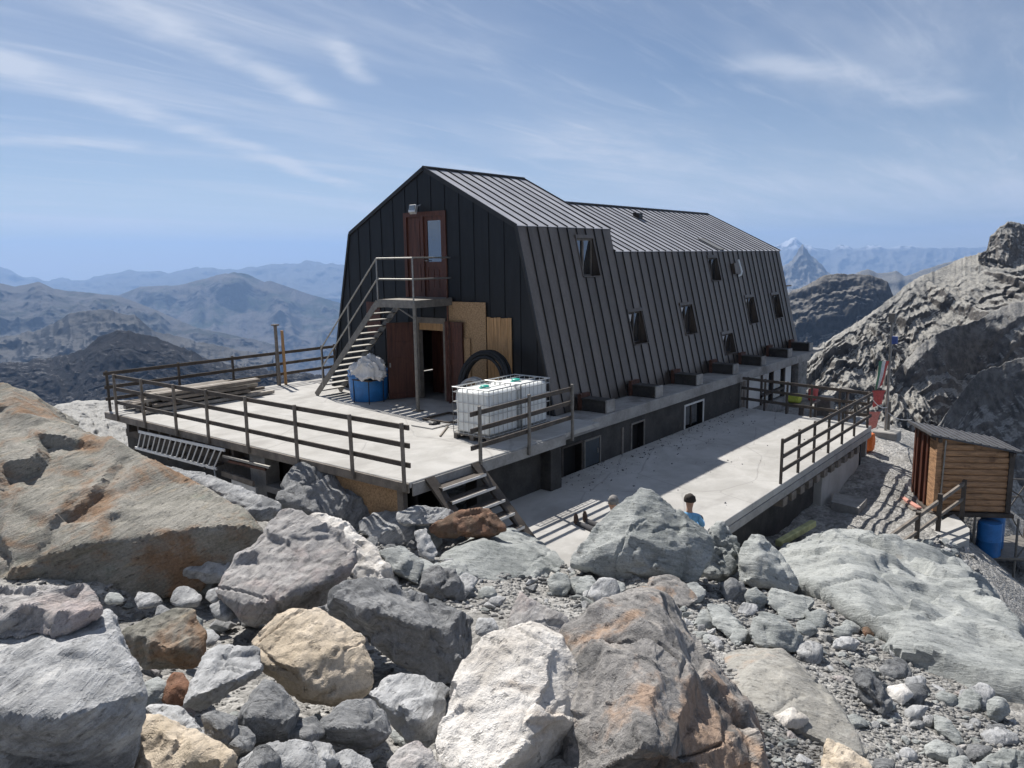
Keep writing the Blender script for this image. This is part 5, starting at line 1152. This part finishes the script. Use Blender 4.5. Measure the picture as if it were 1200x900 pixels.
Vd = V*np.array([.36, .62, .36]); Vd[:, 2] = np.maximum(Vd[:, 2], -.15+.04*np.sin(V[:, 1]*9)); Vd[:, 1] += .15*V[:, 2]*0
fold = ridged(V*2.6+3, 4, s=3)-.5; Vd += V*fold[:, None]*.17; Vd += V*(fbm(V*7, 3, s=6))[:, None]*.05
Vd[:, 2] += .17*np.exp(-((V[:, 1]+.35)**2)*5)*(V[:, 2] > 0)
for v, p in zip(bm.verts, Vd): v.co = p
me = bpy.data.meshes.new('sack'); bm.to_mesh(me); bm.free(); me.materials.append(SACK); me.polygons.foreach_set('use_smooth', [True]*len(me.polygons))
tag(link('sack', me, None, (-1.36, 5.50, .87)), 'crumpled white sack lying on the blue tub and the small table', 'sack')
# timber stack
k = 0
for row, (z, n_) in enumerate([(0.03, 7), (.16, 7), (.29, 6), (.42, 5)]):
    for j in range(n_):
        y = 9.12+.19*j+.03*row + float(RNG.normal()*.01); x0 = -6.15+float(RNG.uniform(0, .45))+.1*row; x1 = -1.75-float(RNG.uniform(0, .9))-.2*row
        h = .085; mb = MB(); mb.beam((x0, y, z+h/2), (x1, y+float(RNG.normal()*.03), z+h/2+float(RNG.normal()*.006)), .16, h)
        where = '%s from the back railing in the %s layer' % (['seventh', 'sixth', 'fifth', 'fourth', 'third', 'second', 'first'][j+7-n_], ['bottom', 'second', 'third', 'top'][row])
        solo(mb, 'timber_plank', WOODG if (k*7) % 3 else simple('bleached_wood%d' % k, (.34, .31, .27), .85, .3, 5, .4), 'weathered plank, %s of the timber stack' % where, 'plank', 'planks in the timber stack', bevel=.006); k += 1
for x in (-5.6, -3.9, -2.6): solo(MB().box((x, 9.05, 0.0), (x+.08, 10.35, .029)), 'stack_bearer', WOODG, 'thin bearer batten under the timber stack', 'batten', 'bearers under the timber stack')
# two upright poles at the back railing
solo(MB().tube([(-.95, PB-.22, 0), (-.98, PB-.22, 1.96)], .055, 10).box((-1.07, PB-.31, 1.95), (-.89, PB-.13, 2.0)), 'wooden_pole', WOODG, 'taller capped pole standing at the back railing', 'pole')
solo(MB().tube([(-.72, PB-.24, 0), (-.75, PB-.24, 1.78)], .05, 10), 'wooden_pole', PINE, 'shorter yellowish pole beside the capped pole at the back railing', 'pole')
# flat scraps near the tanks
solo(MB().box((-2.95, 1.45, .004), (-2.25, 2.15, .03)), 'paving_sheet', CONC, 'flat pale sheet lying on the platform left of the tanks', 'sheet')
mb = MB()
for a, b in (((-2.3, 1.5), (-1.35, 1.5)), ((-1.35, 1.5), (-1.35, 2.4)), ((-1.35, 2.4), (-2.3, 2.4)), ((-2.3, 2.4), (-2.3, 1.5))): mb.beam((*a, .04), (*b, .04), .05, .05)
solo(mb, 'timber_square', WOODD, 'dark square timber frame lying flat on the platform', 'frame')
mb = MB(); mb.beam((-3.4, .75, .02), (-2.5, 1.35, .02), .03, .03); solo(mb, 'batten', WOODG, 'single thin batten on the platform by the tanks', 'batten')
bm = bmesh.new(); bmesh.ops.create_icosphere(bm, subdivisions=2, radius=.12)
for v in bm.verts: v.co = Vector((v.co.x*1.3, v.co.y, max(v.co.z*.5, -.02)))*(1+.2*random.random())
me = bpy.data.meshes.new('glove'); bm.to_mesh(me); bm.free(); me.materials.append(RUBBER)
tag(link('crumpled_glove', me, None, (-2.55, 1.75, .05)), 'small dark crumpled rag on the flat pale sheet', 'rag')
# ladder and bars on the front wall
la = thing('ladder', 'aluminium ladder hung sideways on the platform wall', 'ladder', (PF-.2, 6.4, -.72))
LA, LB, LC, LD = np.array([PF-.16, 8.42, -.27]), np.array([PF-.16, 4.42, -.19]), np.array([PF-.22, 8.55, -.70]), np.array([PF-.22, 4.72, -.66])
for p, q in ((LA, LB), (LC, LD)): mb = MB(); mb.beam(p, q, .03, .065); mb.build('ladder_rail', ALU, la)
for k in range(16):
    f = (k+.5)/16; MB().tube([LA*(1-f)+LB*f, LC*(1-f)+LD*f], .018, 8).build('rung', ALU, la)
for k, (y, z) in enumerate(((8.6, -.5), (5.2, -.44), (6.9, -.47))): MB().beam((PF+.22, y, z-.25), (PF-.25, y, z-.27), .06, .06).build('hanging_bracket', WOODD, la)
for k, (y0, z0, y1, z1, mt, lb) in enumerate([(4.6, -.36, 2.75, -.33, STEEL, 'thin steel bar sticking out right of the ladder'), (4.4, -.45, 2.9, -.40, RUSTY, 'rusty bar just under the steel bar beside the ladder'), (4.7, -.78, 3.4, -.80, WOODG, 'grey board on the wall below the bars beside the ladder'), (4.3, -.92, 3.3, -.93, ALU, 'pale lath lowest on the wall beside the ladder')]):
    mb = MB(); mb.beam((PF-.1, y0, z0), (PF-.14, y1, z1), .05, .05 if k < 2 else .12); solo(mb, 'wall_bar', mt, lb, 'bar')
solo(MB().tube([(PF-.18, 4.9, -.62), (PF-.5, 4.25, -1.05)], .02, 6), 'strap_pole', STEEL, 'short thin pole slanting down from the ladder end', 'pole')

# ------------------------------------------------------------------ people sitting behind the grey green boulder
SKIN = cloth('skin', (.45, .27, .19)); HAIRG = cloth('grey_hair', (.22, .21, .20)); HAIRD = cloth('dark_hair', (.035, .028, .024))
BLUES = cloth('light_blue_shirt', (.16, .38, .62)); DGREY = cloth('dark_trousers', (.05, .05, .055)); BROWN = cloth('brown_boots', (.09, .06, .045)); KHAKI = cloth('khaki_jacket', (.16, .15, .13))
def person(label, hip, face, mats, hairmat, legs, arms, headtilt=0., curly=False):
    """seated figure: one skinned body, hair and boots as children. face: heading angle; legs, arms: local joint chains"""
    f = np.array([math.cos(face), math.sin(face), 0]); s = np.array([-f[1], f[0], 0]); u = np.array([0, 0, 1.])
    W = lambda p: np.array(hip)+f*p[0]+s*p[1]+u*p[2]
    J = [(0, 0, .10), (-.03, 0, .28), (-.04, 0, .46), (-.03, 0, .56), (.0+headtilt, 0, .64), (.03+headtilt, 0, .72), (.03+headtilt, 0, .82)]
    R = [.135, .125, .135, .065, .055, .085, .075]
    V = [W(j) for j in J]; rad = list(R); Ed = [(i, i+1) for i in range(len(J)-1)]
    for sd in (-1, 1):
        i0 = len(V); V.append(W((-.04, sd*.17, .50))); rad.append(.062); Ed.append((2, i0)); prev = i0
        for (x, y, z), r_ in zip(arms, (.05, .04, .032, .026)):
            V.append(W((x, sd*y, z))); rad.append(r_); Ed.append((prev, len(V)-1)); prev = len(V)-1
        i0 = len(V); V.append(W((.05, sd*.10, .08))); rad.append(.095); Ed.append((0, i0)); prev = i0
        for (x, y, z), r_ in zip(legs, (.08, .06, .045)):
            V.append(W((x, sd*y, z))); rad.append(r_); Ed.append((prev, len(V)-1)); prev = len(V)-1
    org = np.array(hip); me = bpy.data.meshes.new('person'); me.from_pydata([tuple(v-org) for v in V], Ed, [])
    o = bpy.data.objects.new('person', me); COL.objects.link(o); o.location = org; OFF[o.name] = org
    md = o.modifiers.new('skin', 'SKIN'); md.use_smooth_shade = True
    for v_, r_ in zip(me.skin_vertices[0].data, rad): v_.radius = (r_, r_)
    me.skin_vertices[0].data[0].use_root = True
    sb = o.modifiers.new('sub', 'SUBSURF'); sb.levels = 2; sb.render_levels = 2
    d_ = bpy.context.evaluated_depsgraph_get(); nm = bpy.data.meshes.new_from_object(o.evaluated_get(d_)); o.modifiers.clear(); o.data = nm
    for mt in mats: nm.materials.append(mt)      # 0 skin, 1 top, 2 trousers
    for p_ in nm.polygons:
        c = np.array(p_.center); l = np.array([c@f, c@s, c[2]])
        p_.material_index = 0 if l[2] > .57 else (2 if (l[2] < .12 or l[0] > .34) and l[2] < .5 else 1)
        p_.use_smooth = True
    tag(o, label, 'person')
    hc = W((.03+headtilt, 0, .79)); bm = bmesh.new(); bmesh.ops.create_icosphere(bm, subdivisions=3, radius=.112)
    for v in bm.verts:
        n = np.array(v.co)/.112; fr = n@f
        k = 1.0 + (.22*vnoise(np.array([n*5+3]), 5)[0] if curly else .07*vnoise(np.array([n*6]), 5)[0])
        if fr > .35 and n[2] < .55: k *= .72
        if n[2] < -.35: k *= .7
        q = hc + n*.112*k*np.array([1, 1, 1.05]) - f*.012; v.co = q-org
    hm = bpy.data.meshes.new('hair'); bm.to_mesh(hm); bm.free(); hm.materials.append(hairmat); hm.polygons.foreach_set('use_smooth', [True]*len(hm.polygons)); link('hair', hm, o)
    fc = MB(); e = W((.10+headtilt, 0, .745))
    fc.tube([e+u*.03, e+f*.022-u*.012, e-u*.02], [.008, .014, .006], 6); 
    MBn = fc.build('nose', mats[0], o, smooth=True)
    for sd in (-1, 1):
        MB().lathe(W((.025+headtilt, sd*.083, .755)), [(.001, -.012), (.026, -.008), (.028, 0), (.001, .006)], 8, s*sd).build('ear', mats[0], o)
        MB().lathe(W((.105+headtilt, sd*.032, .77)), [(.001, -.006), (.010, -.003), (.001, .004)], 8, f).build('eye', RUBBER, o)
        fx = legs[-1]; a = W((fx[0], sd*fx[1], fx[2])); MB().tube([a-u*.02-f*.03, a+f*.02+u*.03, a+f*.03+u*.14, a+f*.03+u*.2], [.05, .055, .045, .025], 8).build('boot', BROWN, o, smooth=True) if legs[-1][2] > .03 else MB().tube([a-f*.06, a+f*.04, a+f*.14, a+f*.2], [.045, .055, .045, .025], 8).build('boot', BROWN, o, smooth=True)
        h = W((arms[-1][0], sd*arms[-1][1], arms[-1][2])); d0 = unit(W((arms[-1][0], sd*arms[-1][1], arms[-1][2]))-W((arms[-2][0], sd*arms[-2][1], arms[-2][2])))
        sx = unit(np.cross(d0, u)+1e-4)
        hd = MB(); hd.tube([h-d0*.02, h+d0*.04, h+d0*.08], [.024, .034, .030], 8)
        for q in range(4): b_ = h+d0*.075+sx*(.024-.016*q); hd.tube([b_, b_+d0*.035-u*.004, b_+d0*(.06-.006*abs(q-1))-u*.018], [.0085, .008, .006], 6)
        hd.tube([h+d0*.02+sx*.026, h+d0*.045+sx*.05-u*.005, h+d0*.07+sx*.055-u*.012], [.011, .010, .007], 6); hd.build('hand', mats[0], o, smooth=True)
    return o
def seat_spot(px, py, headz):
    p = at(px, py, 2, headz); return p
ft = tz(-4.6)
p1 = at(719, 586, 2, ft+.76); p2 = at(808, 588, 2, ft+.80)
d1 = math.atan2(at(692, 606, 2, ft+.25)[1]-p1[1], at(692, 606, 2, ft+.25)[0]-p1[0])
person('grey curly haired person reclining behind the boulder, boots stretched out', (p1[0], p1[1], ft-.06), d1, [SKIN, KHAKI, DGREY], HAIRG, [(.48, .12, .12), (.92, .12, .13)], [(.05, .26, .28), (.18, .22, .12), (.28, .16, .10)], 0., True)
person('dark haired person in a light blue shirt sitting beside the boulder', (p2[0], p2[1], ft+.04), math.radians(18), [SKIN, BLUES, DGREY], HAIRD, [(.42, .14, .36), (.62, .15, .02)], [(.08, .24, .30), (.26, .22, .30), (.36, .16, .34)], .02)

# ------------------------------------------------------------------ beyond the terrace: table, packs, flag pole
def pack(name, label, p, s, mat, cat='backpack'):
    p = np.array(p, float); mb = MB(); bm = bmesh.new(); bmesh.ops.create_cube(bm, size=1); bmesh.ops.subdivide_edges(bm, edges=bm.edges, cuts=5, use_grid_fill=True)
    rs = np.random.default_rng(int(abs(p[0]*100))); V = np.array([v.co[:] for v in bm.verts]); Nn = V/np.maximum(np.linalg.norm(V, axis=1)[:, None], 1e-6)
    V = V*.6+Nn*.22; V = V*np.array(s); V += Nn*(fbm(V*9+p, 3, s=4))[:, None]*.05; V[:, 2] -= V[:, 2].min()
    for v, q in zip(bm.verts, V): v.co = q
    me = bpy.data.meshes.new(name); bm.to_mesh(me); bm.free(); me.materials.append(mat); me.polygons.foreach_set('use_smooth', [True]*len(me.polygons))
    return tag(link(name, me, None, p), label, cat)
YEL = cloth('yellow_green_cloth', (.45, .50, .08)); REDC = cloth('red_cloth', (.48, .10, .09)); BLUEC = cloth('blue_cloth', (.07, .11, .30)); ORG = cloth('orange_cloth', (.75, .20, .06)); WHC = cloth('white_cloth', (.65, .66, .66)); GRC = cloth('green_cloth', (.10, .24, .15)); PINKC = cloth('faded_red_cloth', (.58, .22, .18))
def gp(x, y, lift=0.): return (x, y, float(gz(x, y))+lift)
bt = thing('picnic_table', 'grey wooden picnic table behind the terrace end railing', 'table', gp(12.2, -2.2))
zg = float(gz(12.2, -2.2))
for k in range(4): MB().box((11.3, -2.6+.2*k, zg+.70), (13.1, -2.42+.2*k, zg+.74)).build('table_plank', WOODG, bt)
for x in (11.5, 12.9):
    for y in (-2.5, -1.95): MB().box((x-.04, y-.04, zg-.05), (x+.04, y+.04, zg+.70)).build('leg', WOODG, bt)
pack('backpack', 'yellow green bag on the picnic table', (11.9, -2.05, zg+.75), (.42, .5, .3), YEL); pack('backpack', 'red bag on the right end of the picnic table', (12.7, -2.45, zg+.75), (.34, .3, .42), REDC)
pack('backpack', 'blue and dark bag on the ground before the picnic table', gp(11.2, -3.0, -.02), (.4, .5, .45), BLUEC); pack('white_bag', 'white bag beside the blue bag near the picnic table', gp(11.0, -2.45, -.02), (.35, .4, .4), WHC, 'bag')
solo(MB().tube([gp(13.8, -3.35, -.1), gp(13.8, -3.35, 1.25)], .06, 8).tube([gp(13.8, -3.35, 1.25), gp(13.8, -3.36, 1.3)], .3, 12), 'round_stand', STEELD, 'round topped metal stand beyond the picnic table', 'stand')
solo(MB().box((14.0, -2.7, float(gz(14, -2.7))-.05), (14.5, -2.2, float(gz(14, -2.7))+.8)), 'waste_bin', STEELD, 'small grey bin beyond the picnic table', 'bin', bevel=.02)
pack('backpack', 'orange backpack by the corner of the terrace', gp(10.3, -5.0, -.02), (.34, .36, .62), ORG)
fp = at(1037, 514, 2, -2.5); fx, fy = fp[0], fp[1]; fz = float(gz(fx, fy))
pole = thing('flag_pole', 'thin grey flag pole with a wooden wind block at the top', 'flag pole', (fx, fy, fz))
MB().tube([(fx, fy, fz), (fx+.03, fy, fz+4.35)], .045, 8).build('pole', STEEL, pole); MB().box((fx-.1, fy-.1, fz+4.1), (fx+.14, fy+.1, fz+4.4)).build('top_block', STEELD, pole)
MB().tube([(fx+.18, fy-.05, fz), (fx+.18, fy-.05, fz+1.3)], .05, 8).build('stay_post', STEELD, pole); MB().box((fx-.35, fy-.45, fz-.1), (fx+.35, fy+.35, fz+.28)).build('concrete_base', CONC2, pole, bevel=.03)
MB().box((fx-.1, fy-.2, fz+3.35), (fx+.1, fy-.05, fz+3.6)).build('blue_rosette', BLUEC, pole)
def flag(name, label, x, y, z, w_, h_, mats, tilt=.4):
    t = thing(name, label, 'flag', (x, y, z-h_)); nb = len(mats)
    for b_, mt in enumerate(mats):
        n_ = 8; mb = MB(); V = []
        for i in range(n_+1):
            for j in range(5):
                a = (b_+j/4)/nb; v = i/n_
                p = np.array([x, y, z]) + RT*-1*w_*a*(1-.35*v) + np.array([0, 0, -1])*h_*v*(.8+.2*a) - RT*tilt*h_*v*.5 + FW*(.06*math.sin(9*a+4*v)+.05*math.sin(7*v+2*a))*w_
                V.append(p)
        Fq = [(i*5+j, i*5+j+1, (i+1)*5+j+1, (i+1)*5+j) for i in range(n_) for j in range(4)]
        V2 = [v+FW*.006 for v in V]; k_ = len(V)
        rim = [i*5 for i in range(n_+1)]; mb.add(V+V2, Fq+[tuple(k_+q for q in f_[::-1]) for f_ in Fq]); mb.build('stripe', mt, t, smooth=True)
    return t
flag('tricolour_flag', 'tattered green white and red flag on the flag pole', fx-.02, fy, fz+2.75, .36, 1.05, [GRC, WHC, REDC][::-1])
flag('red_flag', 'small red cloth flag below the tricolour', fx-.30, fy, fz+1.75, .45, .60, [REDC])
flag('ragged_cloth', 'ragged faded red cloth hanging low by the flag pole', fx-.35, fy+.1, fz+1.0, .42, .7, [PINKC])
tag(MB().tube([np.array([fx, fy, fz+.95])*(1-t_)+np.array([at(1068, 500, 2, -2.0)[0], at(1068, 500, 2, -2.0)[1], -1.75])*t_+np.array([0, 0, -.12*math.sin(math.pi*t_)]) for t_ in np.linspace(0, 1, 9)], .012, 5).build('rope', WHC), 'rope strung from the flag pole to the cabin corner', 'rope')
tag(MB().tube([np.array([9.9, -5.15, -.55])*(1-t_)+np.array([fx, fy, fz+1.1])*t_+np.array([0, 0, -.1*math.sin(math.pi*t_)]) for t_ in np.linspace(0, 1, 9)], .014, 5).build('rope', WHC), 'rope strung from the terrace railing to the flag pole', 'rope')

# ------------------------------------------------------------------ wooden cabin on the right
CZ = -2.80
ca = at(1093, 598, 2, CZ); cb = at(1070, 579, 2, CZ); ca[2] = cb[2] = CZ
ux = unit(cb-ca); uy = np.array([ux[1], -ux[0], 0.])
if uy@RT < 0: uy = -uy
WX, WY = float(np.linalg.norm(cb-ca)), 1.85
HL, HR = 1.98, 1.62
cab = thing('wooden_cabin', 'small larch log cabin with a sloping sheet roof at the cliff edge', 'cabin', ca+ux*WX/2+uy*WY/2)
def cw(a, b, z): return ca+ux*a+uy*b+np.array([0, 0, z])
MB().prism([cw(-.12, -.10, -.12), cw(WX+.1, -.10, -.12), cw(WX+.1, WY+.1, -.12), cw(-.12, WY+.1, -.12)], (0, 0, .10)).build('floor_frame', WOODD, cab)
N_ = 12
for k in range(N_):      # log wall facing the camera
    z0 = k*HL/N_; z1 = z0+HL/N_-.006
    hr = lambda b: HL+(HR-HL)*b/WY
    bmax = WY if z1 <= HR else max(0.05, (HL-z1)/(HL-HR)*WY)
    mb = MB(); c0, c1 = cw(0, 0, (z0+z1)/2), cw(0, bmax, (z0+z1)/2); n_ = 8; R_ = (z1-z0)/2
    prof = [c0 + (-ux)*R_*.55*math.cos(a_)*(1 if math.cos(a_) > 0 else 1) + np.array([0, 0, R_*math.sin(a_)]) for a_ in np.linspace(0, 2*math.pi, 10, endpoint=False)]
    mb.prism(prof, c1-c0); mb.build('log', LOGW, cab, smooth=False)
for k in range(N_):
    z0 = k*HL/N_; mb = MB(); mb.prism([cw(.04, 0, z0), cw(.50, 0, z0), cw(.50, .07, z0), cw(.04, .07, z0)], (0, 0, HL/N_-.008)); mb.build('log', LOGW, cab)
for a_ in (.52, .86, WX-.22, WX-.03):
    mb = MB(); mb.prism([cw(a_, -.04, 0), cw(a_+.10, -.04, 0), cw(a_+.10, .06, 0), cw(a_, .06, 0)], (0, 0, HL)); mb.build('door_post', WOODR, cab)
mb = MB(); mb.prism([cw(.62, .02, 0), cw(WX-.1, .02, 0), cw(WX-.1, .05, 0), cw(.62, .05, 0)], (0, 0, HL-.05)); mb.build('door', WOODR, cab)
for a_, b_ in ((WX, 0),): mb = MB(); mb.prism([cw(WX, 0, 0), cw(WX, WY, 0), cw(WX, WY, HR), cw(WX, 0, HL)], ux*.05); mb.build('far_wall', LOGW, cab)
mb = MB(); mb.prism([cw(0.05, WY, 0), cw(WX, WY, 0), cw(WX, WY, HR), cw(.05, WY, HR)], uy*.05); mb.build('side_wall', LOGW, cab)
mb = MB(); mb.prism([cw(-.08, WY-.10, 0), cw(-.08, WY+.02, 0), cw(-.08, WY+.02, HR), cw(-.08, WY-.10, HR)], ux*.12); mb.build('corner_post', WOODD, cab)
mb = MB(); mb.prism([cw(-.08, -.03, 0), cw(-.08, .10, 0), cw(-.08, .10, HL), cw(-.08, -.03, HL)], ux*.1); mb.build('corner_post', LOGW, cab)
mb = MB(); mb.prism([cw(.03, 0, 0), cw(.03, WY, 0), cw(.03, WY, HR), cw(.03, 0, HL)], ux*.03); mb.build('gable_board', LOGW, cab)
mb = MB(); mb.tube([cw(-.11, .16, HL-.05), cw(-.11, .12, .02)], .022, 8); mb.build('down_pipe', STEEL, cab)
RL = lambda a, b, o: cw(a, b, HL+(HR-HL)*b/WY+o)
mb = MB(); mb.prism([RL(-.14, -.22, .02), RL(WX+.15, -.22, .02), RL(WX+.15, WY+.16, .02), RL(-.14, WY+.16, .02)], (0, 0, .05)); ro = mb.build('roof', ROOFT, cab)
for k in range(12):
    b = -.19+k*(WY+.33)/11; mb = MB(); mb.beam(RL(-.15, b, .08), RL(WX+.16, b, .08), .035, .03); mb.build('roof_batten', ROOFT, ro)
for b in (0.02, WY-.02): mb = MB(); mb.beam(RL(-.16, b, -.05), RL(WX+.2, b, -.05), .08, .10); mb.build('roof_beam', WOODD, cab)
# planks leaning beside the cabin, concrete path, railing, barrel, scaffold
mb = MB(); mb.beam(cw(.05, -.32, .03), cw(WX+.35, -.55, .03), .14, .05); solo(mb, 'red_plank', simple('red_primer', (.50, .25, .20), .8, .2, 6), 'reddish plank on the ground along the cabin front', 'plank')
mb = MB(); mb.beam(cw(-.1, -.48, .02), cw(WX+.2, -.72, .02), .12, .04); solo(mb, 'pale_plank', WOODG, 'pale plank lying next to the reddish plank', 'plank')
r0, r1 = at(1020, 650, 2, -2.85), at(1120, 615, 2, -2.75)
pa = [at(x, y, 2, -2.9) for x, y in ((1062, 636), (1118, 604), (1136, 622), (1136, 634), (1082, 655))]
mb = MB(); mb.prism([p-np.array([0, 0, .45]) for p in pa], (0, 0, .5)); solo(mb, 'concrete_path_block', CONC, 'pale concrete path block in front of the wooden cabin', 'path block')
rp = [at(1074, 634, 2, -2.85), at(1099, 622, 2, -2.85), at(1127, 606, 2, -2.85)]
cr = thing('cabin_railing', 'wooden handrail in front of the log cabin', 'railing', rp[1], 'railings round the hut')
for p, h in zip(rp, (.72, .95, 1.0)): MB().box((p[0]-.05, p[1]-.05, p[2]-.1), (p[0]+.05, p[1]+.05, p[2]+h)).build('post', WOODD, cr)
p0 = at(1040, 622, 2, -2.7); e0 = rp[2]+np.array([0, 0, .92]); mid = rp[0]+np.array([0, 0, .62])
mb = MB(); mb.beam(mid+(mid-e0)*.55, e0, .06, .09); mb.build('rail', WOODG, cr); mb = MB(); mb.beam(mid+(mid-e0)*.25-np.array([0, 0, .38]), e0-np.array([0, 0, .42]), .05, .08); mb.build('rail', WOODG, cr)
bp = cw(-.05, 1.42, 0); bz = -3.95
tag(MB().lathe((bp[0], bp[1], bz), [(.27, 0), (.29, .03), (.29, .4), (.30, .42), (.29, .44), (.29, .85), (.27, .9), (.2, .9)], 20).build('blue_barrel', BLUEP, smooth=True), 'blue plastic barrel standing under the log cabin', 'barrel')
q2 = cw(.55, 1.75, 0); tag(MB().lathe((q2[0], q2[1], bz), [(.27, 0), (.29, .03), (.29, .85), (.27, .9), (.2, .9)], 20).build('blue_barrel', BLUEP, smooth=True), 'second blue barrel further back under the cabin corner', 'barrel')
sc = thing('scaffold', 'dark steel scaffold holding up the cliff side of the cabin', 'scaffold', cw(.5, 2.2, -6))
SP = {}
for i, a in enumerate((-.15, WX)):
    for j, b in enumerate((1.0, WY+.2, WY+1.15)):
        SP[i, j] = cw(a, b, 0); MB().tube([cw(a, b, -5.8 if j else -2.2), cw(a, b, .55 if j == 2 else -.12)], .03, 6).build('upright', STEELD, sc)
MB().prism([cw(-.25, .9, -1.2), cw(WX+.1, .9, -1.2), cw(WX+.1, WY+1.2, -1.2), cw(-.25, WY+1.2, -1.2)], (0, 0, .05)).build('deck', STEELD, sc)
for i, a in enumerate((-.15, WX)):
    for z in (.5, .0, -1.25, -3.2): MB().tube([cw(a, WY+.2 if z > -.5 else 1.0, z), cw(a, WY+1.15, z)], .022, 6).build('ledger', STEELD, sc)
    for z0, z1 in ((-1.25, .5), (-3.2, -1.25), (-5.4, -3.2)): MB().tube([cw(a, WY+.2, z0), cw(a, WY+1.15, z1)], .018, 6).build('brace', STEELD, sc); MB().tube([cw(a, 1.0 if z0 < -1.3 and z0 > -4 else WY+.2, z1), cw(a, WY+1.15, z0)], .018, 6).build('brace', STEELD, sc)
for b in (WY+.2, WY+1.15):
    for z in (.5, -1.25, -3.2): MB().tube([cw(-.15, b, z), cw(WX, b, z)], .02, 6).build('ledger', STEELD, sc)
# yellow green beam, pale slab and dark soil bank under the terrace
g0, g1 = at(912, 640, 2, -2.55), at(953, 616, 2, -2.6)
mb = MB(); mb.beam(g0+np.array([0, 0, .06]), g1+np.array([0, 0, .06]), .16, .16); solo(mb, 'painted_beam', simple('mossy_paint', (.40, .40, .20), .8, .35, 5), 'yellowish green beam lying on the ground below the terrace', 'beam', bevel=.02)
c0 = [at(x, y, 2, -2.72) for x, y in ((978, 582), (1016, 588), (1006, 600), (974, 592))]
mb = MB(); mb.prism([p-np.array([0, 0, .25]) for p in c0], (0, 0, .35)); solo(mb, 'concrete_step', CONC2, 'low concrete step at the end of the pale terrace wall', 'step')
